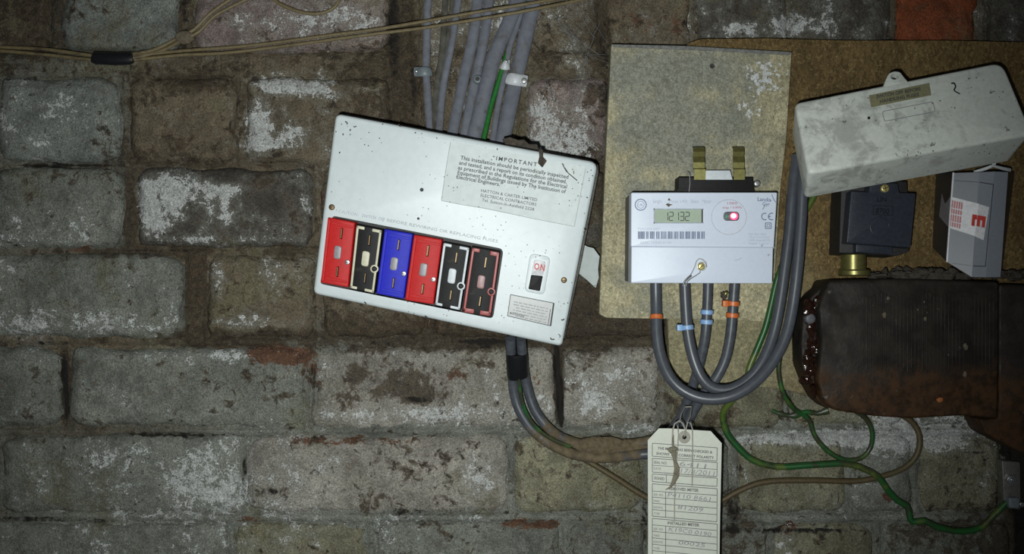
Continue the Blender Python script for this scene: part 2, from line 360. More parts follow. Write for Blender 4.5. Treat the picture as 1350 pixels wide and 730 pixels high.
# blots of lime, soil, bare red brick and painted recess shade: kind, px, py, rx, ry, amount
BLOTS = [
 ('lime', 210, 262, 34, 34, .75), ('lime', 235, 250, 50, 18, .4), ('lime', 290, 250, 34, 9, .55), ('lime', 296, 270, 5, 22, .5), ('lime', 275, 262, 4, 20, .45), ('lime', 270, 318, 60, 8, .45), ('lime', 205, 300, 22, 12, .35),
 ('lime', 340, 165, 17, 34, .65), ('lime', 375, 178, 34, 16, .4), ('lime', 345, 190, 34, 7, .45), ('lime', 400, 110, 60, 20, .28),
 ('lime', 80, 160, 70, 42, .28), ('lime', 110, 290, 40, 36, .38), ('lime', 60, 300, 40, 20, .2), ('lime', 100, 425, 140, 16, .42), ('lime', 225, 390, 18, 50, .3),
 ('lime', 285, 370, 12, 26, .6), ('lime', 330, 425, 60, 9, .35), ('lime', 165, 520, 70, 26, .2), ('lime', 250, 470, 140, 12, .3),
 ('lime', 345, 40, 34, 20, .4), ('lime', 440, 35, 60, 22, .4), ('lime', 400, 15, 90, 20, .25), ('lime', 215, 15, 22, 10, .4),
 ('lime', 130, 600, 50, 20, .35), ('lime', 210, 620, 90, 40, .22), ('lime', 640, 625, 40, 36, .35), ('lime', 520, 545, 90, 14, .35), ('lime', 660, 520, 70, 30, .2), ('lime', 430, 500, 16, 50, .3), ('lime', 560, 470, 60, 10, .25),
 ('lime', 800, 510, 70, 32, .3), ('lime', 830, 565, 50, 8, .6), ('lime', 740, 190, 30, 30, .35), ('lime', 715, 130, 26, 30, .3), ('lime', 500, 250, 10, 20, .2), ('lime', 404, 268, 8, 12, .5),
 ('lime', 1080, 575, 70, 9, .55), ('lime', 1170, 575, 40, 26, .45), ('lime', 1250, 565, 50, 26, .4), ('lime', 1110, 655, 30, 26, .3), ('lime', 950, 40, 40, 12, .3), ('lime', 1060, 35, 40, 12, .35), ('lime', 620, 560, 120, 7, .3), ('lime', 560, 683, 90, 7, .4), ('lime', 250, 676, 200, 7, .2), ('lime', 505, 702, 14, 30, .3),
 ('lime', 1240, 578, 90, 22, .45), ('lime', 1090, 580, 90, 10, .5), ('lime', 1180, 560, 30, 20, .35), ('lime', 1000, 580, 60, 8, .4), ('lime', 980, 620, 30, 40, .2), ('lime', 1290, 640, 30, 20, .2), ('lime', 780, 670, 60, 10, .3),
 ('recess_shade', 734, 480, 4.5, 24, 1), ('recess_shade', 738, 520, 4.5, 26, 1), ('recess_shade', 740, 550, 4, 14, .9), ('recess_shade', 85, 490, 4, 24, .9), ('recess_shade', 88, 530, 4, 24, .9), ('recess_shade', 520, 50, 9, 70, .6), ('recess_shade', 545, 120, 5, 50, .5), ('recess_shade', 1346, 640, 12, 130, .9), ('recess_shade', 1335, 590, 16, 20, .8), ('recess_shade', 60, 452, 60, 4, .5), ('recess_shade', 180, 454, 50, 3, .4), ('recess_shade', 90, 218, 60, 3.5, .8), ('recess_shade', 240, 573, 80, 3.5, .65), ('recess_shade', 60, 684, 70, 3.5, .6), ('recess_shade', 170, 688, 60, 3, .35), ('recess_shade', 520, 452, 60, 3, .4), ('recess_shade', 640, 450, 40, 3, .4), ('recess_shade', 795, 90, 9, 90, .4), ('recess_shade', 1050, 699, 100, 4, .6), ('recess_shade', 210, 331, 50, 3, .5), ('recess_shade', 322, 620, 3, 46, .45), ('recess_shade', 660, 452, 60, 9, .45), ('recess_shade', 775, 420, 24, 34, .35), ('recess_shade', 412, 510, 3, 44, .4), ('recess_shade', 40, 104, 60, 3, .4), ('recess_shade', 78, 30, 5, 50, .3), ('recess_shade', 244, 40, 5, 50, .5), ('recess_shade', 540, 675, 40, 6, .4), ('recess_shade', 170, 285, 4, 44, .35), ('recess_shade', 270, 150, 2, 1, .1), ('recess_shade', 1280, 596, 60, 3, .45), ('recess_shade', 1180, 604, 40, 3, .4), ('recess_shade', 850, 690, 6, 40, .5), ('recess_shade', 965, 690, 10, 40, .45), ('recess_shade', 555, 526, 26, 4, .55), ('recess_shade', 355, 648, 16, 5, .55),  # shade of cracks, joints and the right edge, painted as colour
 ('lime', 490, 510, 60, 40, .1), ('lime', 430, 118, 70, 12, .45), ('lime', 350, 108, 40, 7, .3), ('lime', 590, 545, 120, 10, .3), ('lime', 760, 180, 40, 40, .3), ('lime', 710, 165, 20, 30, .4),
 ('soil', 530, 80, 20, 110, .9), ('soil', 260, 110, 50, 14, .5), ('soil', 245, 200, 60, 30, .35), ('soil', 258, 390, 18, 60, .5), ('soil', 330, 444, 110, 12, .55), ('soil', 500, 440, 90, 30, .45), ('soil', 660, 440, 100, 18, .5), ('soil', 800, 420, 70, 40, .55), ('soil', 770, 440, 40, 60, .35),
 ('soil', 790, 100, 20, 110, .5), ('soil', 720, 60, 30, 50, .2), ('soil', 760, 230, 40, 60, .4), ('soil', 500, 500, 90, 26, .4), ('soil', 560, 525, 34, 12, .5), ('soil', 110, 605, 50, 16, .3), ('soil', 350, 648, 30, 10, .5), ('soil', 640, 440, 60, 60, .3),
 ('soil', 1300, 560, 60, 30, .5), ('soil', 1340, 640, 18, 130, .9), ('soil', 1290, 700, 80, 40, .35), ('soil', 737, 505, 5, 48, 2.2), ('soil', 87, 510, 4, 48, 1.4), ('soil', 30, 30, 60, 50, .3), ('soil', 130, 335, 20, 6, .6), ('soil', 480, 110, 40, 60, .2), ('soil', 960, 690, 40, 40, .3), ('soil', 900, 560, 60, 40, .25),
 ('soil', 172, 280, 8, 60, .7), ('soil', 220, 330, 70, 9, .5), ('soil', 380, 330, 60, 9, .4),
 ('red', 365, 466, 44, 14, .9), ('red', 255, 370, 16, 34, .45), ('red', 400, 490, 24, 24, .4), ('red', 585, 428, 34, 7, .6), ('red', 700, 690, 40, 8, .8), ('red', 470, 580, 110, 7, .5), ('red', 1170, 655, 8, 9, .9), ('red', 880, 30, 60, 24, .12), ('red', 600, 495, 26, 10, .4), ('red', 690, 505, 20, 20, .35), ('red', 330, 685, 24, 5, .6), ('red', 820, 90, 8, 8, .6), ('red', 1040, 700, 14, 14, .6), ('red', 755, 100, 30, 14, .35), ('red', 380, 120, 40, 10, .2), ('red', 450, 260, 40, 40, .25), ('red', 105, 328, 22, 6, .6), ('red', 1330, 650, 10, 5, .5),
]
def paint(x, y, base, lime, soil, red, seed):
    n = len(x); m = np.zeros((n, 4)); m[:, 0], m[:, 1], m[:, 2], m[:, 3] = lime, soil, red, 0
    k = {'lime': 0, 'soil': 1, 'red': 2, 'recess_shade': 3}
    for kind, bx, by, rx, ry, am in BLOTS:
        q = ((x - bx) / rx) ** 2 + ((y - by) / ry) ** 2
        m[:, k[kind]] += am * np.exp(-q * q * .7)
        if kind == 'lime': m[:, 1] -= .35 * am * np.exp(-q * q * .7)
        if kind == 'soil': m[:, 0] -= .4 * am * np.exp(-q * q * .7)
    hold = vnoise(x, y, 130, 5, 3)
    m[:, 0] += (hold - .5) * .9; m[:, 1] -= (hold - .5) * .7
    c = np.ones((n, 4)); c[:, :3] = base
    c[:, :3] *= (0.62 + .76 * vnoise(x, y, 70, seed, 4))[:, None]
    return c, np.clip(m, 0, 1.4)

def grid_mesh(name, P, faces, c, m, mt, origin):
    me = bpy.data.meshes.new(name)
    me.from_pydata((P - np.array(origin)).tolist(), [], faces)
    for nm, a in (('base', c), ('mask', m)):
        at = me.attributes.new(nm, 'FLOAT_COLOR', 'POINT'); at.data.foreach_set('color', a.astype(np.float32).ravel())
    me.materials.append(mt); me.polygons.foreach_set('use_smooth', [True] * len(me.polygons)); me.update()
    return me
def quads(nx, ny): return [[j * nx + i, j * nx + i + 1, (j + 1) * nx + i + 1, (j + 1) * nx + i] for j in range(ny - 1) for i in range(nx - 1)]
def toworld(x, y, d):
    k = S * (D - d) / D
    return np.stack([(x - 675) * k, -d, (365 - y) * k + Z0], 1)

# mortar bed
RECT = [(b[0], r[0], b[1], r[1]) for r in ROWS for b in r[2]]
gx, gy = np.meshgrid(np.arange(-640, 1990, 4.0), np.arange(-258, 1012, 4.0)); nx, ny = gx.shape[1], gx.shape[0]
x, y = gx.ravel(), gy.ravel()
dist = np.full(len(x), 1e3)
for a, b, c_, d_ in RECT:
    q = np.hypot(np.maximum(np.maximum(a - x, x - c_), 0), np.maximum(np.maximum(b - y, y - d_), 0)); dist = np.minimum(dist, q)
flush = sm(400, 560, y + (vnoise(x, y, 150, 3) - .5) * 220 - sm(300, 0, x) * 150)       # pointing smeared flush lower down
dep = -.0035 + .0045 * flush + .0058 * sm(0, 6, dist) + (vnoise(x, y, 26, 11) - .5) * .0060 + (vnoise(x, y, 80, 12) - .5) * .006
dep -= .014 * np.exp(-(((x - 737 - (y - 508) * .06) / 4) ** 2 + ((y - 505) / 55) ** 4)) + .006 * np.exp(-(((x - 533) / 15) ** 2 + ((y - 60) / 110) ** 4))
dep -= .006 * np.exp(-(((x - 86) / 5) ** 2 + ((y - 510) / 55) ** 4))
for gx0, gy0, gx1, gy1, gw, gd in [(-60, 451, 240, 455, 4, .006), (30, 217, 150, 219, 3, .005), (150, 568, 318, 578, 3, .006), (0, 681, 230, 687, 3, .006), (420, 452, 690, 451, 3, .004), (320, 580, 322, 670, 2, .004), (409, 470, 409, 550, 3, .004), (172, 225, 174, 330, 5, .003), (960, 690, 1140, 706, 4, .006), (340, 580, 520, 572, 3, .004), (180, 330, 400, 333, 3, .003), (1240, 597, 1330, 592, 3, .004)]:
    t_ = np.clip(((x - gx0) * (gx1 - gx0) + (y - gy0) * (gy1 - gy0)) / ((gx1 - gx0) ** 2 + (gy1 - gy0) ** 2), 0, 1)
    dep -= gd * np.exp(-((np.hypot(x - gx0 - t_ * (gx1 - gx0), y - gy0 - t_ * (gy1 - gy0)) + (vnoise(x, y, 20, 6) - .5) * 6) / gw) ** 2)
base = np.array(BROWN)[None] * 1.0 * (1 - flush[:, None]) + np.array(GREY)[None] * 1.05 * flush[:, None]
lf = (.65 * sm(185, 160, x) * sm(345, 320, y))[:, None]; base = base * (1 - lf) + np.array(GREY)[None] * lf
for cx_, cy_, rx_, ry_ in ((737, 508, 4, 50), (87, 510, 4, 52)): base = base * (1 - .8 * np.exp(-(((x - cx_ - (y - cy_) * .06) / rx_) ** 2 + ((y - cy_) / ry_) ** 4)))[:, None]  # two cracks darkened, their shade put into the mortar colour
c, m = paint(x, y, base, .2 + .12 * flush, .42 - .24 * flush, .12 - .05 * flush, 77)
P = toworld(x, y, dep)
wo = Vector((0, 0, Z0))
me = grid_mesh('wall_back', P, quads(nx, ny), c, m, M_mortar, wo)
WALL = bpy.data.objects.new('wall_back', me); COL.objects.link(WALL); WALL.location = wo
WALL['kind'] = 'structure'; ORIG[WALL] = wo

def brick(x0, y0, x1, y1, colr, lime, soil, red, seed):
    inview = x1 > -60 and x0 < 1410 and y1 > -60 and y0 < 790
    st = 4.0 if inview else 14.0
    nx, ny = max(4, int((x1 - x0) / st)), max(4, int((y1 - y0) / st))
    u, v = np.meshgrid(np.linspace(0, 1, nx), np.linspace(0, 1, ny)); u, v = u.ravel(), v.ravel()
    x = x0 + u * (x1 - x0); y = y0 + v * (y1 - y0)
    e = np.minimum(np.minimum(x - x0, x1 - x), np.minimum(y - y0, y1 - y))
    cr = 9                                                   # worn corners
    cx, cy = np.minimum(x - x0, x1 - x), np.minimum(y - y0, y1 - y)
    x = x + (vnoise(x, y, 34, seed) - .5) * 14 * sm(30, 0, cx); y = y + (vnoise(x, y, 38, seed + 1) - .5) * 13 * sm(30, 0, cy)
    pull = np.clip(1 - (cx + cy) / (cr * 1.6), 0, 1)
    x += pull * 5 * np.sign(.5 - u); y += pull * 5 * np.sign(.5 - v)
    rg = np.random.RandomState(seed)
    d = .0055 + rg.uniform(-.0012, .0016) + (u - .5) * rg.uniform(-.002, .002) + (v - .5) * rg.uniform(-.0016, .0016)
    fl_ = sm(400, 560, y - sm(300, 0, x) * 150)
    d = d - (.0060 - .0026 * fl_) * (1 - sm(0, 9, e + (vnoise(x, y, 22, seed + 3) - .5) * 12)) + (vnoise(x, y, 45, seed + 4) - .5) * .0044 + (vnoise(x, y, 14, seed + 5, 2) - .5) * .0024
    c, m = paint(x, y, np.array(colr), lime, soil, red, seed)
    P = toworld(x, y, d); faces = quads(nx, ny)
    edge = [i for i in range(nx)] + [j * nx + nx - 1 for j in range(1, ny)] + [(ny - 1) * nx + i for i in range(nx - 2, -1, -1)] + [j * nx for j in range(ny - 2, 0, -1)]
    B = P[edge].copy(); B[:, 1] = .05; n0 = len(P)
    for i in range(len(edge)):
        j = (i + 1) % len(edge); faces.append([edge[i], n0 + i, n0 + j, edge[j]])
    o = Vector(((P[:, 0].min() + P[:, 0].max()) / 2, 0, (P[:, 2].min() + P[:, 2].max()) / 2))
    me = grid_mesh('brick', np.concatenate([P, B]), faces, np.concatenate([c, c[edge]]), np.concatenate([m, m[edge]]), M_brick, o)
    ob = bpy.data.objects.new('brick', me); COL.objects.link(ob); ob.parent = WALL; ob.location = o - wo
sd = 100
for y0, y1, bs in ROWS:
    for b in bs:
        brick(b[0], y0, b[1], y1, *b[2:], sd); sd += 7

# ------------------------------------------------------------------ more materials
def board_mat(name, col, col2, fleck, grey=None):
    n = NT(name)
    v = n.voro(560, n.scaled(1, 1, .5), 'F1', 'Color'); sp = n.t.nodes.new('ShaderNodeSeparateColor'); n.L(v, sp.inputs[0])
    c = n.mix(sp.outputs[0], col, col2)
    c = n.mix(n.ramp(n.noise(420, 3), .56, .7, 0, .6), c, fleck)
    c = n.mul(c, n.ramp(n.noise(26, 4), .3, .7, .75, 1.2))
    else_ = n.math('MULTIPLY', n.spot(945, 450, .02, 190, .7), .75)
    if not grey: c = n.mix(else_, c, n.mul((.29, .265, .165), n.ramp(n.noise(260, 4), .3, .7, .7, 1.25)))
    if grey:
        g = n.math('MULTIPLY', n.ramp(n.math('ADD', n.noise(22, 5, .65), n.math('MULTIPLY', n.spot(880, 130, .036, 170, .9), .28)), .5, .72), .8)
        c = n.mix(g, c, n.mul(grey, n.ramp(n.noise(300, 3), .3, .7, .75, 1.2)))
        sp1 = n.math('MAXIMUM', n.spot(1010, 102, .036, 44, .9), n.spot(990, 142, .036, 26, .9))
        f = n.ramp(n.math('ADD', sp1, n.math('MULTIPLY', n.math('SUBTRACT', n.noise(210, 5, .65), .5), 4.5)), .85, 1.05)
        c = n.mix(n.math('MULTIPLY', f, n.math('GREATER_THAN', sp1, .05)), c, (.55, .56, .55))
        c = n.mix(n.math('MULTIPLY', n.ramp(n.voro(170), .07, .1, 1, 0), n.ramp(n.noise(60, 2), .5, .6)), c, (.6, .6, .57))
        c = n.mix(n.math('MULTIPLY', n.ramp(n.voro(120), .06, .1, 1, 0), n.ramp(n.noise(40, 2), .55, .62)), c, (.05, .04, .03))
    c = n.mul(c, n.ramp(n.noise(900, 3, .7), .3, .7, .68, 1.34))
    n.bump(n.noise(350, 4), .5, .0008)
    return n.done(c, .8, 0, .25)
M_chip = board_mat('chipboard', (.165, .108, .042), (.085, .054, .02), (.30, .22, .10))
M_board = board_mat('weathered_board', (.43, .385, .25), (.28, .25, .155), (.55, .50, .35), (.21, .215, .185))
M_white = mat('white_enamel', (.63, .685, .695), .4, 0, (.38, .37, .31), .12, 40, .03, 200, specks=.1)
M_paper = mat('notice_paper', (.60, .65, .64), .5, 0, (.46, .47, .41), .26, 45, .06, 150, specks=.12)
M_label = mat('rating_plate', (.40, .40, .39), .35, 0, (.26, .26, .23), .3, 60, .05)
M_ink = mat('black_print', (.045, .05, .06), .6)
M_faded = mat('faded_print', (.36, .38, .39), .6)
M_redink = mat('red_print', (.55, .03, .03), .5)
M_tin = mat('dull_tin', (.23, .22, .2), .45, .6, (.06, .05, .04), .4, 90, .15)
M_soot = mat('grimy_black', (.018, .017, .016), .6, 0, (.05, .045, .035), .2, 80, .3)
M_fred = mat('red_moulding', (.56, .018, .018), .5, 0, (.16, .02, .02), .15, 70, .08, spec=.2)
M_fblue = mat('blue_moulding', (.022, .026, .52), .5, 0, (.02, .02, .2), .15, 70, .08, spec=.2)
M_fblack = mat('black_moulding', (.012, .011, .011), .55, 0, (.05, .045, .035), .25, 90, .2, spec=.2)
M_cream = mat('cream_moulding', (.62, .58, .42), .45, 0, (.3, .27, .18), .2, 90, .08)
M_wmould = mat('white_moulding', (.62, .65, .68), .42, 0, (.3, .3, .28), .2, 90, .08)
M_dullred = mat('dull_red_moulding', (.36, .045, .04), .42, 0, (.12, .03, .025), .3, 90, .1)
M_window = mat('grey_fuse_window', (.27, .25, .27), .4)
M_pinkw = mat('pink_fuse_window', (.34, .17, .17), .4)
M_brass = mat('brass', (.62, .52, .20), .34, .6, (.16, .13, .05), .3, 120, .15)
M_oldbrass = mat('olive_brass', (.23, .21, .075), .38, .7, (.2, .15, .05), .3, 140, .15)
M_bronze = mat('bronze_contact', (.15, .095, .045), .4, .6)
M_steel = mat('steel_screw', (.42, .42, .42), .35, .8, (.2, .18, .14), .3, 200)
M_meter = mat('meter_white', (.67, .725, .84), .42, 0, None, .1, 40, .02)
M_meterprint = mat('pale_print', (.40, .43, .50), .5)
M_bar = mat('barcode_print', (.16, .19, .30), .5)
M_meterbase = mat('meter_grey_base', (.10, .10, .115), .5)
M_lcd = mat('display_glass', (.43, .51, .40), .18, 0, None, 0, 60, .04)
M_digit = mat('display_segment', (.045, .06, .05), .4)
M_grey = mat('grey_sheath', (.072, .078, .093), .36, 0, (.055, .05, .042), .2, 70, .1, 200)
M_greydirty = mat('dirty_grey_sheath', (.135, .142, .17), .6, 0, (.085, .075, .06), .42, 70, .15, 160, bump=.2)
M_greydull = mat('dusty_sheath', (.085, .080, .066), .8, 0, (.045, .038, .027), .6, 60, .3, 160, bump=.3)
def mud_mat():
    n = NT('muddy_grey_sheath'); c = n.mul((.070, .076, .090), n.ramp(n.noise(200, 3), .3, .7, .8, 1.15))
    z = n.math('ADD', n.spot(790, 585, .02, 150, .8), n.math('MULTIPLY', n.math('SUBTRACT', n.noise(60, 5, .65), .5), 2.4))
    z = n.math('MULTIPLY', n.ramp(z, .55, .95), n.spot(790, 585, .02, 190, .5))
    c = n.mix(z, c, n.mul((.125, .094, .055), n.ramp(n.noise(160, 4), .3, .7, .7, 1.3)))
    return n.done(c, n.ramp(z, 0, 1, .4, .85), 0, .45)
M_mud = mud_mat()
M_orange = mat('orange_tie', (.62, .15, .035), .4)
M_bluetie = mat('pale_blue_tie', (.26, .42, .68), .4)
M_earth = mat('green_wire', (.022, .13, .03), .4, 0, (.06, .07, .03), .3, 60, .2)
M_tape = mat('black_tape', (.010, .010, .011), .32)
M_bell = mat('brown_bell_wire', (.16, .122, .06), .6, 0, (.05, .035, .022), .42, 40, .2)
M_tagcard = mat('buff_card', (.62, .63, .55), .6, 0, (.4, .39, .3), .15, 50, .04)
M_tagink = mat('grey_card_print', (.13, .13, .125), .6)
M_pencil = mat('pencil', (.27, .27, .28), .6)
M_string = mat('grey_string', (.36, .34, .29), .8)
M_oldstring = mat('stained_string', (.20, .18, .13), .85, 0, (.08, .06, .04), .4, 150)
M_gbox = mat('grey_box_plastic', (.215, .23, .265), .42, 0, (.2, .2, .2), .15, 40, .04)
M_gboxdark = mat('slate_box_plastic', (.15, .16, .185), .4, 0, (.1, .1, .1), .15, 40, .05)
M_gboxside = mat('charcoal_box_base', (.035, .036, .04), .4, 0, (.06, .055, .05), .2, 50, .1)
M_sticker = mat('white_sticker', (.62, .60, .62), .4)
M_stickred = mat('sticker_red', (.50, .045, .035), .45)
M_stickpink = mat('sticker_red_fine_print', (.42, .13, .14), .45)
M_navy = mat('black_bakelite', (.030, .034, .046), .34, 0, (.06, .06, .065), .2, 60, .15, bump=.15, bscale=500)
M_navytext = mat('bakelite_relief', (.009, .010, .014), .35)
M_clip = mat('white_clip', (.55, .56, .58), .4, 0, (.3, .3, .28), .2, 100)
M_gclip = mat('grey_clip', (.16, .185, .2), .45)
M_web = mat('cobweb', (.24, .24, .235), .9)
M_crumb = mat('mortar_crumb', (.13, .105, .07), .9, 0, (.06, .05, .035), .4, 200, .3, bump=.6)
M_plastic_lidlabel = mat('olive_label', (.235, .22, .125), .5, 0, (.12, .115, .07), .3, 150, .1)

def lid_mat():
    n = NT('dirty_cream_plastic')
    c = n.mul((.66, .68, .625), n.ramp(n.noise(300, 3), .25, .75, .93, 1.06))
    zone = n.math('MAXIMUM', n.spot(1110, 190, .09, 110, .8), n.spot(1200, 175, .09, 70, .8))
    a = n.noise(55, 6, .7, dist=.6)
    c = n.mix(n.math('MULTIPLY', n.ramp(n.math('ADD', a, n.math('MULTIPLY', zone, .12)), .54, .72), .6), c, (.27, .27, .245))
    c = n.mix(n.math('MULTIPLY', n.ramp(n.voro(240), .1, .2, 1, 0), n.ramp(n.noise(40, 3), .5, .6)), c, (.06, .055, .05))
    c = n.mix(n.ramp(n.noise(130, 3, .6), .66, .72, 0, .8), c, (.09, .08, .075))
    n.bump(n.noise(420, 3), .12, .0005)
    return n.done(c, .45, 0, .4)
M_lid = lid_mat()

def iron_mat():
    n = NT('bitumen_coated_iron')
    sz = n.t.nodes.new('ShaderNodeSeparateXYZ'); n.L(n.pos, sz.inputs[0])
    zz = n.math('ADD', sz.outputs[2], n.math('MULTIPLY', n.math('SUBTRACT', n.noise(50, 4), .5), .05))
    top, low = W(0, 470, .05).z, W(0, 510, .05).z
    rust = n.ramp(zz, low, top, 1, 0)
    c = n.mix(n.ramp(n.noise(70, 4), .35, .65), (.011, .008, .006), (.024, .018, .0135))
    r = n.mix(n.ramp(n.noise(120, 4, .65), .35, .65), (.024, .012, .005), (.062, .028, .010))
    c = n.mix(rust, c, r)
    c = n.mix(n.math('MULTIPLY', n.ramp(n.noise(150, 3), .66, .74), n.ramp(n.noise(22, 2), .5, .6)), c, (.12, .105, .085))
    n.bump(n.noise(220, 4), .4, .001)
    return n.done(c, n.ramp(n.noise(60, 3), .3, .7, .5, .8), 0, .3)
M_iron = iron_mat()
M_pitch = mat('glossy_brown_pitch', (.022, .009, .006), .12, 0, (.05, .02, .014), .3, 150, .3, bump=.8, bscale=300)

def earth_mat(name, stripe, grime=.8, lo=.5):            # green and yellow striped insulation, grimed in places
    n = NT(name); a = n.noise(30, 3)
    c = n.mix(n.ramp(a, .46, .56, 0, stripe), (.015, .088, .020), (.17, .165, .026))
    c = n.mix(n.ramp(n.noise(70, 4), lo, lo + .16, 0, grime), c, (.035, .035, .019))
    return n.done(c, .4)
M_earth = mat('bright_green_wire', (.022, .15, .028), .4, 0, (.04, .05, .02), .25, 60, .15); M_earthmain = earth_mat('green_yellow_wire', .45); M_earthold = earth_mat('grimy_earth_wire', .3, .9, .40)
M_earthbrown = mat('mud_brown_earth_wire', (.085, .060, .026), .55, 0, (.06, .075, .025), .4, 45, .2)

M_dirt = mat('tan_mud', (.125, .094, .055), .95, 0, (.07, .055, .035), .4, 90, .3, bump=.7)
M_rust = mat('orange_rust', (.34, .10, .025), .8)
M_grime = mat('dark_rubble', (.055, .045, .034), .95, 0, (.11, .09, .065), .3, 200, .4, bump=.7)
M_dust = mat('grey_dust', (.17, .17, .16), .9, 0, (.3, .3, .28), .3, 120, .3)
# ------------------------------------------------------------------ backing boards
F = flat(.0225)
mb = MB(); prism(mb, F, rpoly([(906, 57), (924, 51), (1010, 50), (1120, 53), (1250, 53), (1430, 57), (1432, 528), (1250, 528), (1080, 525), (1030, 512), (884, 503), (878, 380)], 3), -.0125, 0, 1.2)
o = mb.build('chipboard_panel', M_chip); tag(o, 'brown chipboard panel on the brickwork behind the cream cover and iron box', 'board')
F1 = flat(.035)
bt = thing('backing_board', 'weathered grey board carrying the white electricity meter, splashed with white paint', 'board', W(910, 240, .0225))
mb = MB(); prism(mb, F1, rpoly([(806, 58), (902, 60), (1044, 68), (1037, 180), (1029, 250), (1018, 424), (930, 421), (800, 419), (790, 414), (797, 240)], 2.5), -.0122, 0, 1.0,
             holes=[circ(939, 87, 3.4, 10)], hd=-.004)
mb.build('panel', M_board, bt)
mb = MB(); prism(mb, F1, [(808, 58.5), (902, 60.5), (960, 64), (1043, 68.5), (1042, 73), (955, 68), (880, 65), (809, 62)], 0, .0008, .8); mb.build('dust_strip', M_dust, bt, label='grey dust along the upper edge')
mb = MB(); prism(mb, F1, circ(939, 87, 3.6, 10), -.006, -.004); mb.build('screw_hole', M_soot, bt)

# ------------------------------------------------------------------ fuse box
FB = PF((442, 150, .076), (788, 214, .076), (577, 421, .066))
C = [(442, 149), (789, 214), (741, 457), (412, 387)]
fb = thing('fuse_box', 'white fuse box hanging askew with six coloured fuse carriers and an ON switch', 'fuse box', W(600, 300, .02))
mb = MB(); prism(mb, FB, rpoly([(443, 151), (788, 213), (744, 455), (414, 386)], 10), -.062, -.031); mb.build('back_plate', M_tin, fb, label='dull tin back plate')
BAY = [(438, 284), (664, 328), (650, 420), (422, 374)]
SLOT = [(703.5, 341), (720.5, 343.5), (712, 384), (696, 381)]
mb = MB(); prism(mb, FB, rpoly(C, [9, 12, 7, 8], 6), -.030, 0, 4.5, .0035, 4, holes=[rpoly(BAY, [5, 7, 6, 4]), rpoly(SLOT, 1.5), circ(556, 250, 2.6, 10)], hd=-.012)
mb.build('cover', M_white, fb)
mb = MB(); prism(mb, FB, rpoly(inset(BAY, -3), 4), -.016, -.012); prism(mb, FB, rpoly(inset(SLOT, -3), 2), -.016, -.012); prism(mb, FB, circ(556, 250, 4, 10), -.016, -.01)
mb.build('bus_bar_carrier', M_soot, fb, label='black interior behind the openings')
# metal seam between cover and back plate along the side
mb = MB(); pts = [(781, 222), (790, 219), (791, 228), (746, 456), (740, 459)]
tube(mb, [FB.p(x_, y_, -.031) for x_, y_ in [(446, 147), (600, 176), (700, 194), (782, 210), (791, 216), (791, 226), (768, 345), (745, 452)]], .0011, 8)
mb.build('edge_strip', M_tin, fb, label='dull metal strip round the cover edge')

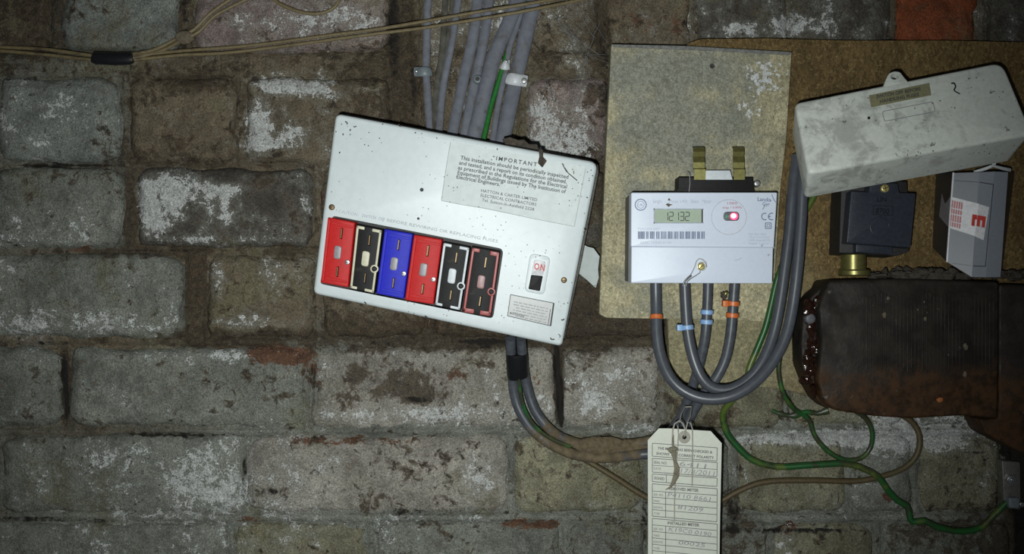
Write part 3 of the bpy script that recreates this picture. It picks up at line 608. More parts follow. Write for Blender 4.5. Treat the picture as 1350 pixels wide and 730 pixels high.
CAR = [([(433, 286), (469, 293), (460, 378.5), (423.5, 372)], 'red'), ([(470.5, 295), (505.5, 302), (494.5, 387), (461.5, 380)], 'cream'),
       ([(507.5, 301.5), (545, 308), (533, 393.5), (496.5, 386.5)], 'blue'), ([(546, 309), (583.5, 315.5), (572, 401), (534, 395)], 'red'),
       ([(584.5, 318), (620.5, 325), (607.5, 409.5), (573, 402)], 'white'), ([(622, 324), (660, 331), (648, 417.5), (609, 411.5)], 'dull')]
for q, kind in CAR:
    body = {'red': M_fred, 'blue': M_fblue}.get(kind, M_fblack)
    plain = kind in ('red', 'blue')
    lab = {'red': 'red fuse carrier', 'blue': 'blue fuse carrier', 'cream': 'black fuse carrier with cream border', 'white': 'black fuse carrier with white border', 'dull': 'black fuse carrier with dull red border'}[kind]
    mb = MB()
    hs = [sub(q, .52, .12, .60, .29), sub(q, .52, .71, .60, .87)]
    prism(mb, FB, rpoly(q, 2.2), -.012, .0032, 1.6, .0014, 3, holes=hs, hd=0)
    if plain:
        prism(mb, FB, rpoly(sub(q, .02, .03, .13, .97), 1), .0030, .0046, .8); prism(mb, FB, rpoly(sub(q, .17, .06, .93, .10), .5), .003, .0038, .5)
        prism(mb, FB, rpoly(sub(q, .17, .90, .93, .94), .5), .003, .0038, .5)
    ca = mb.build('fuse_carrier', body, fb, label=lab)
    for b0, b1 in ((.12, .29), (.71, .87)):
        mb = MB(); prism(mb, FB, sub(q, .53, b0 + .01, .565, b1 - .01), 0, .0028); mb.build('fuse_contact', M_bronze, ca)
    wq = sub(q, .37, .40, .62, .60) if plain or kind == 'dull' else sub(q, .36, .38, .64, .61)
    mb = MB(); prism(mb, FB, rpoly(wq, 3.4), .003, .0042 if plain else .0050, .7)
    mb.build('window', {'red': M_window, 'blue': M_window, 'dull': M_pinkw, 'cream': M_cream, 'white': M_wmould}[kind], ca)
    s = quad(q, .88, .62)
    mb = MB(); prism(mb, FB, circ(*s, 3.4, 14), .003, .0046, .8); prism(mb, FB, [(s[0] - 2.2, s[1] - .9), (s[0] + 2, s[1] + .4), (s[0] + 1.8, s[1] + 1.2), (s[0] - 2.4, s[1] - .1)], .0046, .0047, mi=1)
    mb.build('screw', [M_steel if plain else M_fblack, M_soot], ca)
    if not plain:
        bm_ = {'cream': M_cream, 'white': M_wmould, 'dull': M_dullred}[kind]; w = .085
        mb = MB(); h = .0042
        if kind != 'dull':
            prism(mb, FB, rpoly(sub(q, .03, .02, .33, .065), 1), .002, h, .5); prism(mb, FB, rpoly(sub(q, .62, .02, .97, .065), 1), .002, h, .5)
            prism(mb, FB, rpoly(sub(q, .03, .945, .3, .985), 1), .002, h, .5); prism(mb, FB, rpoly(sub(q, .6, .945, .97, .985), 1), .002, h, .5)
        else:
            prism(mb, FB, rpoly(sub(q, .03, .02, .30, .075), 1), .002, h, .5); prism(mb, FB, rpoly(sub(q, .66, .02, .97, .085), 1), .002, h, .5)
            prism(mb, FB, rpoly(sub(q, .03, .92, .4, .985), 1), .002, h, .5); prism(mb, FB, rpoly(sub(q, .6, .92, .97, .985), 1), .002, h, .5)
        prism(mb, FB, rpoly(sub(q, .03, .02, .03 + w, .985), 1), .002, h, .5); prism(mb, FB, rpoly(sub(q, .97 - w, .02, .97, .985), 1), .002, h, .5)
        oc = circ(*s, 5.4, 20); prism(mb, FB, oc, .002, .0045, .4, holes=[circ(*s, 3.6, 20)], hd=.003)
        mb.build('border', bm_, ca)
# switch
SW = [(699, 333.5), (726, 338.5), (717.5, 389), (691, 383.5)]
mb = MB(); prism(mb, FB, rpoly(SW, 7), 0, .0009, .9, holes=[rpoly(SLOT, 1.5)], hd=-.001); sw = mb.build('main_switch', M_white, fb)
mb = MB(); prism(mb, FB, rpoly([(704.5, 342), (719.5, 344.5), (716, 363), (700.5, 361)], .8), -.011, .0005, .4); mb.build('on_plate', M_sticker, sw, label='white switch plate reading ON in red')
mb = MB(); prism(mb, FB, rpoly([(700.3, 362), (715.6, 363.6), (711.7, 383.4), (696.6, 380.6)], 1.2), -.011, .0030, 1.2); mb.build('rocker', M_fblack, sw, label='black switch rocker')
for ch, a, b in (('O', (703.6, 354.3), (710.4, 355.8)), ('N', (711.6, 356.1), (717.6, 357.4))):
    mb = MB(); text(mb, FB, ch, a, b, 8.2, .0007, .025, up=(1.35, -8)); mb.build('letter', M_redink, sw)
# rating label
RL = [(672.6, 387.5), (731, 399), (726.6, 430), (668.6, 416.5)]
mb = MB(); prism(mb, FB, RL, 0, .0005); rl = mb.build('rating_label', M_label, fb, label='small grey rating label under the switch')
mb = MB(); frame_line(mb, FB, inset(RL, .5), .9, .0006)
line(mb, FB, quad(RL, .93, .3), quad(RL, .93, .98), .8, .0006); line(mb, FB, quad(RL, .985, .02), quad(RL, .985, .98), 2.0, .0006)
text(mb, FB, 'MADE IN ENGLAND', quad(RL, .05, .87), quad(RL, .38, .87), 2.6, .0006, .02)
mb.build('lettering', M_ink, rl)
mb = MB(); rg = random.Random(3)
for b in (.3, .42, .54, .66, .78, .9):
    a = .08 + rg.random() * .1
    while a < .85:
        l = rg.uniform(.04, .13); line(mb, FB, quad(RL, a, b), quad(RL, min(.88, a + l), b), 1.3, .00055); a += l + .025
mb.build('worn_print', M_faded, rl)
# notice
NQ = [(595, 186), (773, 219.5), (757, 298.5), (582, 264.5)]
mb = MB(); prism(mb, FB, rpoly(NQ, 2), 0, .0004); no = mb.build('notice', M_paper, fb, label='yellowed paper notice headed IMPORTANT')
mb = MB(); h = .00048
text(mb, FB, '\u201cIMPORTANT', (649, 210.2), (707.5, 219.6), 5.2, h, .02, 1.35)
for s_, a, b in [('This installation should be periodically inspected', (606.7, 210), (749, 235.6)), ('and tested, and a report on its condition obtained,', (605, 216.6), (746.7, 241.8)),
                 ('as prescribed in the Regulations for the Electrical', (603.4, 223), (747, 248.4)), ('Equipment of Buildings issued by The Institution of', (603, 229.4), (745.6, 255)),
                 ('Electrical Engineers.\u201d', (601.7, 235.2), (662, 246))]:
    text(mb, FB, s_, a, b, 5.0, h, .016)
for s_, a, b in [('HATTON & CARTER LIMITED', (634, 252.8), (708, 265.3)), ('ELECTRICAL CONTRACTORS', (633.4, 259), (706.8, 271.5)), ('Tel. Sutton-in-Ashfield 2228', (635, 265.2), (703.8, 277.8))]:
    text(mb, FB, s_, a, b, 3.9, h, .004)
mb.build('lettering', M_ink, no)
mb = MB(); pline(mb, FB, [(594, 187), (588, 223), (582, 264)], .9, h); pline(mb, FB, [(582, 264.5), (610, 270), (640, 274.5), (700, 287.5), (757, 298.5)], .7, h)
pline(mb, FB, [(757, 298.5), (763, 268), (772, 222)], .8, h)
mb.build('torn_edge', M_faded, no)
mb = MB(); pline(mb, FB, [(741, 215), (744, 221), (749, 228), (755, 233), (761, 238)], 1.3, h); pline(mb, FB, [(756, 225), (756.6, 229.5)], 1, h); pline(mb, FB, [(744.5, 221.5), (747.5, 226.5)], 1.8, h)
mb.build('scratch', M_soot, no)
# lettering along the fuse bay, worn away in places
mb = MB(); text(mb, FB, 'CAUTION', (446, 280.4), (471, 284.8), 4, .0003, .01); mb.build('lettering', M_meterprint, fb)
for w_, a, b in (('SWITCH', (477, 285.8), (495.5, 289.2)), ('OFF', (498.5, 289.8), (507, 291.4))):
    mb = MB(); text(mb, FB, w_, a, b, 4, .0003, .02); mb.build('lettering', M_meterprint, fb)
mb = MB(); text(mb, FB, 'BEFORE REWIRING OR REPLACING FUSES', (510, 292), (656, 320), 4, .0003, .0); mb.build('worn_lettering', M_faded, fb)
# screws in the cover
for x_, y_ in ((437.5, 273), (743.5, 369)):
    mb = MB(); prism(mb, FB, circ(x_, y_, 4, 14), 0, .0016, 1.3); prism(mb, FB, [(x_ - 2.6, y_ - .5), (x_ + 2.6, y_ - .5), (x_ + 2.6, y_ + .5), (x_ - 2.6, y_ + .5)], .0016, .0017, mi=1)
    mb.build('cover_screw', [M_bronze, M_soot], fb)
mb = MB(); prism(mb, FB, circ(551.5, 288, 1.8, 8), 0, .0004); mb.build('cover_screw', M_soot, fb)

mb = MB(); rg = random.Random(21)
for x_, y_ in [(455, 160), (462, 170), (470, 166), (486, 174), (548, 174), (575, 181), (530, 166), (505, 163), (448, 200), (452, 176), (612, 190), (640, 194), (655, 196), (736, 440), (731, 447), (744, 420), (480, 398), (560, 416), (740, 215), (770, 300), (773, 260)]:
    a_ = rg.uniform(0, 3.14); l_ = rg.uniform(1, 4.5); pline(mb, FB, [(x_, y_), (x_ + l_ * math.cos(a_), y_ + l_ * math.sin(a_)), (x_ + l_ * 1.4 * math.cos(a_ + .5), y_ + l_ * 1.4 * math.sin(a_ + .5))], rg.uniform(.8, 1.8), .00025)
ch_ = mb.build('paint_chips', M_grime, fb); ch_['kind'] = 'stuff'
# crumbs on the box, paper behind it
mb = MB(); prism(mb, FB, rpoly([(662, 183), (672, 180.5), (683, 184.5), (691, 183.5), (697, 189.5), (708, 190), (711, 197.5), (690, 193.5), (666, 189.5)], 1), -.034, .0006, 1); o = mb.build('mortar_crumb', M_grime)
tag(o, 'brown flake of fallen mortar lying along the top edge of the fuse box', 'debris')
mb = MB(); prism(mb, FB, rpoly([(710, 196), (716, 197), (716, 207), (721, 212), (715, 221), (709, 215), (711, 206)], 1), .0001, .0022, 1); o = mb.build('mortar_crumb', M_grime)
tag(o, 'small grey crumb stuck over the last letter of the IMPORTANT heading', 'debris')
F = PF((773, 324, .024), (790, 337, .03), (785, 379, .022))
mb = MB(); prism(mb, F, [(762, 318), (774, 325), (782, 327), (790, 338), (788, 355), (789, 366), (785, 379), (774, 369), (764, 361), (758, 350)], -.0008, 0); o = mb.build('paper_scrap', M_paper)
tag(o, 'torn white paper scrap poking out from behind the fuse box', 'paper')

# ------------------------------------------------------------------ meter
FM = flat(.074)
mt = thing('electricity_meter', 'white electricity meter with a grey digital display and lit red indicator', 'meter', W(927, 315, .035))
mb = MB(); prism(mb, FM, rpoly([(832, 255), (1021, 255), (1017, 372), (831, 371)], 2), -.0388, -.014); mb.build('base', M_meterbase, mt, label='dark grey meter base')
mb = MB(); prism(mb, FM, rpoly([(832, 253.5), (1025, 253.5), (1020.5, 328), (831.5, 326)], 2), -.014, 0, 1.6, .001, holes=[rect(863, 276, 926.5, 293.5)], hd=-.002); mb.build('body', M_meter, mt)
TC = [(832, 324.5), (1018.8, 326), (1017.5, 373.5), (831.5, 373)]
mb = MB(); prism(mb, FM, rpoly(TC, 1.6), -.014, .0016, 1.2, .001, holes=[circ(924.5, 351, 6.2, 18)], hd=-.001); tc = mb.build('terminal_cover', M_meter, mt)
mb = MB(); prism(mb, FM, circ(924.5, 351, 4.8, 16), -.0012, .0018, 1.4); prism(mb, FM, circ(924.5, 351, 6.4, 16), -.0016, -.0011, mi=1); prism(mb, FM, [(921.5, 352.8), (926.8, 348.2), (927.5, 349), (922.2, 353.7)], .0018, .0019, mi=2)
mb.build('screw', [M_brass, M_steel, M_soot], tc)
mb = MB(); line(mb, FM, (832, 324.8), (1019, 326.3), .9, .0002)
mb.build('cover_seam', M_meterbase, mt)
mb = MB(); pline(mb, FM, [(968, 343.5), (972, 342.5), (977, 340)], .8, .0017); prism(mb, FM, circ(1012.5, 336, 1.5, 8), .0016, .0018); prism(mb, FM, circ(1004.5, 323.5, 1.7, 10), 0, .0003)
mb.build('marks', M_meterprint, mt)
# display
mb = MB(); prism(mb, FM, rect(862, 275, 927.5, 294.5), -.003, -.0012); lcd = mb.build('display', M_lcd, mt, label='grey green display reading 12132')
SEG = {'1': 'bc', '2': 'abged', '3': 'abgcd'}
mb = MB(); dh, dw = 11.0, 5.2
for k, ch in enumerate('12132'):
    x_, y_ = 875.5 + k * 7.1, 279.5; r_ = x_ + dw; m_, b_ = y_ + dh / 2, y_ + dh
    seg = {'a': ((x_, y_), (r_, y_)), 'b': ((r_, y_), (r_, m_)), 'c': ((r_, m_), (r_, b_)), 'd': ((x_, b_), (r_, b_)), 'e': ((x_, m_), (x_, b_)), 'g': ((x_, m_), (r_, m_))}
    for s_ in SEG[ch]:
        (ax, ay), (bx, by) = seg[s_]; line(mb, FM, (ax + .3 * (by == ay), ay + .3 * (by != ay)), (bx - .3 * (by == ay), by - .3 * (by != ay)), 1.15, -.0010)
mb.build('digits', M_digit, lcd)
mb = MB()
for q in (rect(861.6, 274.8, 928, 276.2), rect(861.6, 274.8, 863, 294.5), rect(861.6, 293.2, 928, 294.5)): prism(mb, FM, q, -.0012, .0003)
mb.build('bezel', M_meterprint, lcd)
mb = MB(); prism(mb, FM, rect(925.2, 275.6, 926.6, 293.4), -.0012, .0004); mb.build('bezel_dark_line', M_soot, lcd)  # dark right edge of the display bezel
# indicator
mb = MB(); prism(mb, FM, rpoly(rect(953.7, 279, 974.5, 291), 6), 0, .0008, .6); led = mb.build('indicator_window', M_meterbase, mt)
e = NT('red_lamp'); e.b.inputs['Emission Color'].default_value = (1, .02, .07, 1); e.b.inputs['Emission Strength'].default_value = 5.0; M_led = e.done((.8, .1, .1), .3)
e = NT('lamp_core'); e.b.inputs['Emission Color'].default_value = (1, .55, .6, 1); e.b.inputs['Emission Strength'].default_value = 5.0; M_ledc = e.done((.9, .6, .6), .3)
M_ledg = mat('green_lens', (.10, .30, .20), .2)
mb = MB(); prism(mb, FM, circ(967.3, 285, 5.4, 18, 4.9), .0006, .0016, 2.4, .0010); mb.build('red_lamp', M_led, led, label='lit red indicator lamp')
mb = MB(); prism(mb, FM, circ(966.6, 284.6, 3.4, 14, 3), .0014, .0022, 1.5, .0008); mb.build('lamp_core', M_ledc, led)
mb = MB(); prism(mb, FM, circ(958.3, 285.3, 2.6, 12), .0006, .0013, 1); mb.build('green_lens', M_ledg, led, label='unlit green lens')
# print on the face
mb = MB(); h = .00025
frame_line(mb, FM, circ(844.6, 269.8, 7.3, 28), 1.3, h); frame_line(mb, FM, circ(844.6, 269.8, 4.6, 20), .6, h); text(mb, FM, 'UK', (841.5, 271.6), (847.8, 271.6), 3.4, h)
text(mb, FM, 'Landis', (998.5, 264.6), (1016, 265.8), 5, h, .015); text(mb, FM, 'Gyr', (1005, 270.8), (1014.6, 271.3), 4.6, h, .01); pline(mb, FM, [(1008.3, 270), (1006.8, 273.6), (1005.4, 276)], .9, h)
text(mb, FM, '+', (1015.2, 266), (1017.4, 266), 3, h)
pline(mb, FM, [(1017.5, 256), (1019.5, 262), (1023, 267)], .9, h)
for cx in (1008.2, 1017.2):
    pline(mb, FM, [(cx + 4.2 * math.cos(a), 285.3 + 4.4 * math.sin(a)) for a in np.linspace(math.radians(62), math.radians(298), 14)], 1.3, h)
line(mb, FM, (1013, 285.3), (1016.2, 285.3), 1.2, h)
frame_line(mb, FM, rect(1009, 293.8, 1016.6, 301), 1.1, h); frame_line(mb, FM, rect(1011, 295.8, 1014.6, 299), .7, h)
mb.build('lettering', M_bar, mt)
mb = MB()
text(mb, FM, 'Single', (860.5, 267.5), (873, 267.5), 4.6, h); text(mb, FM, 'Phase', (882, 267.5), (893.5, 267.5), 4.6, h); text(mb, FM, 'kWh', (896.5, 267.5), (906, 267.5), 4.6, h)
text(mb, FM, 'Static', (910.5, 267.5), (922, 267.5), 4.6, h); text(mb, FM, 'Meter', (925.5, 267.5), (938, 267.5), 4.6, h)
frame_line(mb, FM, circ(961, 286, 23, 40), .7, h)
for k, (a, b) in enumerate([(987, 1010), (987, 1014), (987, 1015), (987, 1013)]): text(mb, FM, ['220-240V 50Hz', 'Class 2 5(100)A', '1000 imp/kWh', 'Meter 2 wire'][k], (a, 310 + k * 4), (b, 310 + k * 4), 2.8, h)
text(mb, FM, 'Property of the supplier', (841, 302.6), (870, 302.6), 2.8, h); text(mb, FM, 'S07C 19240 0190', (844, 321.3), (885, 321.3), 3, h)
mb.build('pale_lettering', M_meterprint, mt)
mb = MB(); text(mb, FM, '1000', (959, 269.5), (972, 269.5), 3.4, h); text(mb, FM, 'imp / kWh', (952.5, 275), (977.5, 275), 3.4, h); mb.build('pink_lettering', M_stickpink, mt)
mb = MB(); prism(mb, FM, [(877.5, 269.5), (880.5, 267.6), (883, 268.8), (887, 269.5), (883.5, 271), (881.5, 272.8), (879.5, 271)], 0, h); prism(mb, FM, [(880, 264), (882, 260.6), (884, 264)], 0, h); mb.build('emblem', M_crumb, mt)
mb = MB(); x_ = 841.0; rg = random.Random(5)
for k, w in enumerate([9.2, 3.8, 6.6, 5, 7.8, 6.4, 6.6, 6, 6.6, 6, 4, 5]):
    nb = max(3, int(w / 1.6)); bw = w / nb
    for j in range(nb): line(mb, FM, (x_ + j * bw + bw * .4, 305), (x_ + j * bw + bw * .4, 314.8), bw * rg.uniform(.6, .92), h)
    x_ += w + 1.4
mb.build('barcode', M_bar, mt)
# seal wire
mb = MB()
tube(mb, [FM.p(x_, y_, h_) for x_, y_, h_, *_ in [(931, 352, .0022), (930, 346, .0026), (925.5, 342, .0026), (921, 340.8, .0026), (917.5, 344, .0026), (915, 352, .0026), (911, 360, .0028), (906.5, 366, .0032), (902, 371, .0036), (899, 377, .004)]], .00045, 6)
tube(mb, [FM.p(*q) for q in [(922, 357, .0022), (922.5, 359, .0024), (916, 363.5, .0028), (909, 367.5, .0034), (905, 371, .004), (903, 377, .0042)]], .00045, 6)
tube(mb, [FM.p(*q) for q in [(910, 363, .0036), (906, 366, .0044), (902, 370, .0042), (900, 374, .004)]], .0009, 8)
mb.build('seal_wire', M_steel, mt, label='twisted seal wire through the cover screw')

# ------------------------------------------------------------------ brass clip block above the meter
F = flat(.052)
cb = thing('fuse_clip_block', 'black block with two upright brass clips projecting above the meter', 'bracket', W(943, 245, .035))
mb = MB(); prism(mb, F, rpoly([(894, 233), (993, 233.5), (993.5, 247), (997, 258), (889, 258), (894, 247)], 1.5), -.0168, 0, 1); mb.build('block', M_fblack, cb)
for x0, x1, m_ in ((912.6, 927.6, M_oldbrass), (964.8, 979.3, M_oldbrass)):
    mb = MB(); prof = [(237, .0), (223.5, .001), (222.5, .0035), (215, .0045), (207, .0028), (201, .0044), (196, .003), (193.6, -.001)]
    V = []
    for y_, h_ in prof:
        sh = 2.2 if y_ > 223 else 0
        for xx in (x0 + sh, x1 + sh): V.append(F.p(xx, y_, h_ + .001)); V.append(F.p(xx, y_, h_ - .0004))
    Fc = []
    for i in range(len(prof) - 1):
        a, b = i * 4, i * 4 + 4
        Fc += [[a, a + 2, b + 2, b], [a + 1, b + 1, b + 3, a + 3], [a, b, b + 1, a + 1], [a + 2, a + 3, b + 3, b + 2]]
    Fc += [[0, 1, 3, 2]]; e_ = (len(prof) - 1) * 4; Fc += [[e_, e_ + 2, e_ + 3, e_ + 1]]
    mb.add(V, Fc); mb.build('clip', m_, cb, ang=20)
mb = MB(); prism(mb, F, rpoly([(930.5, 224.5), (962.5, 224.5), (966, 237), (929, 237)], 1), -.006, .0006, .8); mb.build('insulator', M_wmould, cb, label='white insulator between the clips')
mb = MB(); tube(mb, [F.p(x_, y_, .002) for x_, y_ in [(905, 226), (908.5, 230), (909, 242), (907.5, 255)]], .00035, 6); mb.build('thin_wire', M_steel, cb)
mb = MB(); prism(mb, flat(.045), circ(998.5, 241.5, 4.6, 14), -.01, 0, 1.8); o = mb.build('screw', M_steel, cb)

# ------------------------------------------------------------------ cables from the meter
def cable(name, pts, rpx, m_, label, cat='cable', group=None, flat_=1.0, n=12, parent=None, step=6, jit=0):
    mb = MB(); ptube(mb, pts, rpx, n, flat_, step, 0, jit); o = mb.build(name, m_)
    tag(o, label, cat, group); return o
A = [(864.5, 373.3, .052), (865, 400, .053), (866, 440, .058), (870.5, 468, .062), (881, 494, .067), (897, 512, .071), (920, 523.5, .074), (945, 526, .076), (970, 520, .077), (995, 504, .076), (1018, 478, .073), (1035, 445, .070), (1044.5, 405, .067), (1051.5, 350, .065), (1056, 290, .062), (1059, 240, .060), (1067, 205, .056)]
cable('meter_tail', A, 7.6, M_grey, 'dark grey cable looping in a wide U from the meter up behind the cream cover')
B = [(902.5, 373.3, .052), (904, 405, .053), (907, 440, .055), (914, 472, .058), (925, 498, .060), (941, 512, .061), (962, 513, .062), (985, 501, .062), (1004, 478, .061), (1019, 442, .058), (1028, 400, .056), (1035, 350, .054), (1041, 300, .052), (1045, 250, .049), (1051, 205, .044)]
cable('meter_tail', B, 7.4, M_grey, 'dark grey cable tied in pale blue, running inside the wider loop beside it')
T3 = [(933.5, 373.3, .052), (932.5, 400, .052), (930, 440, .051), (924, 472, .047), (916, 500, .041), (907, 526, .033), (897, 550, .027), (881, 571, .022), (856, 581, .0195), (820, 586, .0185), (780, 587, .0185), (748, 580, .0185), (725, 566, .019), (705, 540, .019), (695.5, 512, .020), (691, 490, .024), (688, 462, .034), (687, 446, .040)]
cable('meter_tail', T3, 6.7, M_mud, 'muddy grey cable with twin blue ties, inner one curving up into the fuse box')
T4 = [(968.5, 373.3, .052), (966.5, 400, .052), (963, 440, .051), (956, 474, .049), (943, 500, .047), (926, 522, .043), (912, 545, .037), (895, 574, .031), (868, 595, .027), (841, 599, .0235), (800, 603, .022), (766, 601, .021), (735, 590, .021), (708, 572, .020), (689, 548, .020), (679, 522, .020), (675.5, 492, .024), (673.5, 462, .034), (673, 446, .040)]
cable('meter_tail', T4, 7.0, M_mud, 'muddy grey cable with orange ties, outer one sweeping under the fuse box')

def tie(name, path, y_, m_, label, head=None, cat='cable tie', grp=None):
    q = spline(path, 2); i = min(range(len(q) // 2), key=lambda k: abs(q[k][1] - y_))
    c0 = W(*q[i]); t = (W(*q[min(i + 2, len(q) - 1)]) - W(*q[max(i - 2, 0)])).normalized(); r = 8.6 * S * (D - q[i][2]) / D
    mb = MB(); L = .0019
    tube(mb, [c0 - t * L, c0 - t * L * .8, c0 + t * L * .8, c0 + t * L], [r * .93, r, r, r * .93], 16)
    if head:
        sx = -1 if head == 'l' else 1
        hc = c0 + Vector((sx * r * 1.05, -.001, 0)); F_ = PF((0, 0, q[i][2] + .003), (9, 0, q[i][2] + .003), (0, 9, q[i][2] + .003))
        px = 675 + hc.x / (S * (D - q[i][2]) / D); py = 365 - (hc.z - Z0) / (S * (D - q[i][2]) / D)
        prism(mb, F_, rpoly(rect(px - 4.5, py - 4.2, px + 3.2, py + 4.2), 1.2), -.005, .0006, 1)
    o = mb.build(name, m_); tag(o, label, cat, grp)
tie('cable_tie', A, 417, M_orange, 'orange tie on the outermost loop cable below the meter', None)
tie('cable_tie', B, 432, M_bluetie, 'pale blue tie sitting lowest, its lock head sticking out sideways', 'l')
tie('cable_tie', T3, 411.5, M_bluetie, 'upper of the two pale blue ties close together on one cable')
tie('cable_tie', T3, 423, M_bluetie, 'lower of the two pale blue ties close together on one cable')
tie('cable_tie', T4, 399.5, M_orange, 'orange tie with lock head, upper of two on one cable', 'l')
tie('cable_tie', T4, 416, M_orange, 'plain orange tie, lower of two on one cable')

mb = MB(); ball(mb, W(954.5, 389, .045), .0030, .002, .0032, 8, 6, jit=.3); ball(mb, W(957.5, 386.5, .047), .0018, .0015, .0020, 8, 6, mi=1, jit=.2)
o = mb.build('crumpled_scrap', [M_grime, M_oldbrass]); tag(o, 'tiny crumpled brown and yellow scrap sitting on the orange tie head', 'debris')
# tape collar under the fuse box
mb = MB(); F = [W(x_, y_, d_) for x_, y_, d_ in ((681.5, 466, .034), (681.5, 470, .033), (682, 483, .029), (682.5, 494, .026), (683, 497, .025))]
tube(mb, F, [.0086, .0092, .0092, .0092, .0088], 18, .62); o = mb.build('tape_collar', M_tape); tag(o, 'black tape wrapped round the two cables under the fuse box', 'tape')

mb = MB(); ball(mb, W(792, 588, .021), .024, .0042, .0082, 16, 9, jit=.07); ball(mb, W(824, 589, .0205), .020, .0035, .0065, 14, 8, jit=.07); o = mb.build('mud_smear', M_dirt)
tag(o, 'tan dried mud caked over the sagging cables beside the card tag', 'mud')
# earth wires
ER = 4.0
E1 = [(1080, 235, .034), (1072, 260, .033), (1050, 300, .034), (1035, 340, .036), (1024, 370, .036), (1017, 400, .036), (1009, 432, .036), (998, 460, .035), (988, 484, .034), (983, 505, .033), (968, 525, .028), (955, 540, .022), (953, 552, .018), (958, 570, .016), (969, 585, .0155), (992, 606, .0155), (1024, 615, .0155), (1068, 613, .0175), (1110, 611, .0185), (1134, 616, .019), (1157, 628, .0195), (1172, 648, .0165), (1184, 660, .0155), (1196, 667, .0155), (1199, 679, .0155), (1203, 688, .0155), (1219, 686, .0165), (1234, 694, .016), (1264, 700, .0155), (1291, 696, .0155), (1311, 678, .0155), (1327, 662, .016)]
cable('earth_wire', E1, ER + .3, M_earthmain, 'green and yellow earth wire running from the cream cover to the clamp', 'wire', n=10)
E0 = [(684, 499, .0290), (688, 528, .0260), (698, 552, .0255), (714, 570, .0255), (732, 581, .0260), (752, 589, .0262)]
cable('earth_wire', E0, 2.6, M_earthold, 'thin green earth wire lying in the groove between the two cables under the fuse box', 'wire', n=8)
E2 = [(768, 604, .0105), (784, 613, .011), (812, 630, .012), (850, 654, .013), (880, 667, .013), (915, 670, .013), (950, 660, .013), (974, 647, .013), (1009, 635, .013), (1068, 633, .013), (1128, 634, .0125), (1169, 626, .0125), (1196, 614, .0125), (1210, 596, .0125), (1212, 574, .013), (1203, 557, .0125), (1186, 545, .0125), (1176, 538, .0125)]
cable('earth_wire', E2, ER - .1, M_earthbrown, 'mud-brown earth wire passing behind the hanging card tag', 'wire', n=10)
E3 = [(1046, 405, .034), (1034, 445, .033), (1027, 480, .031), (1028, 500, .029), (1034, 522, .027), (1048, 540, .016), (1066, 552, .0125), (1074, 574, .0115), (1091, 594, .0115), (1113, 606, .0115), (1134, 604, .0115), (1147, 591, .0115), (1150, 571, .0135), (1142, 552, .0145), (1128, 542, .018)]
cable('earth_wire', E3, ER - .7, M_earthold, 'grimy green earth wire curled in a small loop under the iron box', 'wire', n=10)
mb = MB(); ptube(mb, [(1018, 541, .013), (1030, 546, .0135), (1046, 548, .014), (1062, 543, .0145), (1078, 545, .0145), (1092, 541, .016)], 3.6, 8, .5, 4, jit=.35); o = mb.build('wire_scrap', M_earthold)
tag(o, 'frayed green insulation scrap beside the lower corner of the iron box', 'wire')
# earth clamp
ec = thing('earth_clamp', 'small corroded earth clamp where the green wire ends', 'clamp', W(1332, 632, .008))
F = flat(.016)
mb = MB(); prism(mb, F, rpoly([(1321, 607), (1345, 609), (1346, 672), (1324, 668)], 2), -.010, 0, 1); mb.build('plate', M_tin, ec)
mb = MB(); prism(mb, F, circ(1331, 631, 6.5, 6), 0, .004, 1); prism(mb, F, circ(1331, 631, 3, 12), .004, .006, 1); mb.build('nut', M_steel, ec)
mb = MB(); prism(mb, F, rpoly(rect(1326, 654, 1340, 668), 3), 0, .006, 2); mb.build('terminal', M_gclip, ec, label='blue grey wire terminal')
mb = MB(); prism(mb, F, circ(1343, 663, 3.4, 10), 0, .006, 1); mb.build('nut', M_steel, ec)

# ------------------------------------------------------------------ cables above the fuse box
def drop(pts, r, m_, label, flat_=.42, name='flat_cable', cat='cable'): cable(name, pts, r, m_, label, cat, None, flat_, 12)
drop([(566, -40, .011), (564, 0, .011), (563, 34, .011), (562, 91, .012), (564, 130, .014), (568, 180, .020)], 5.0, M_greydirty, 'narrow grey cable at the end of the bundle, held by a grey clip')
drop([(590, -40, .011), (587, 0, .011), (583, 65, .011), (575, 120, .013), (570, 180, .020)], 4.0, M_greydull, 'dusty thin cable next to the clipped narrow one')
drop([(601, -40, .011), (597, 0, .011), (590, 62, .011), (580, 120, .013), (573, 182, .020)], 3.6, M_greydull, 'third dusty cable, squeezed between two thin cables')
drop([(608, -40, .012), (604, 0, .012), (595, 60, .013), (584, 117, .014), (578, 185, .022)], 4.6, M_greydirty, 'slim grey cable bordering the bare gap in the bundle')
drop([(635, -40, .013), (630, 0, .013), (623, 52, .014), (610, 109, .016), (594, 188, .024)], 7.2, M_greydirty, 'wider flat grey cable of the pair beside the nail head')
drop([(649, -40, .013), (645, 0, .013), (638, 52, .014), (626, 109, .015), (610, 190, .024)], 6.4, M_greydirty, 'narrower flat grey cable of the pair, passing under the nail head')
drop([(690, -30, .017), (682, 0, .018), (672, 27, .019), (652, 74, .022), (639, 122, .024), (622, 192, .030)], 9.6, M_greydirty, 'broadest pale grey cable, slanting beside the green wire')
drop([(700, -30, .013), (690, 10, .013), (672, 60, .014), (663, 88, .016), (655, 115, .018), (646, 146, .021), (635, 195, .028)], 3.4, M_earth, 'bright green earth wire entering the top of the fuse box', 1.0, 'earth_wire', 'wire')
drop([(697, -30, .015), (684, 25, .015), (672, 62, .016), (667, 91, .017), (657, 138, .020), (648, 195, .028)], 3.8, M_greydirty, 'thin grey cable held by a small white clip')
drop([(712, -30, .014), (704, 0, .014), (692, 52, .015), (680, 104, .016), (660, 198, .026)], 9.8, M_greydirty, 'wide grey cable under the large white clip')
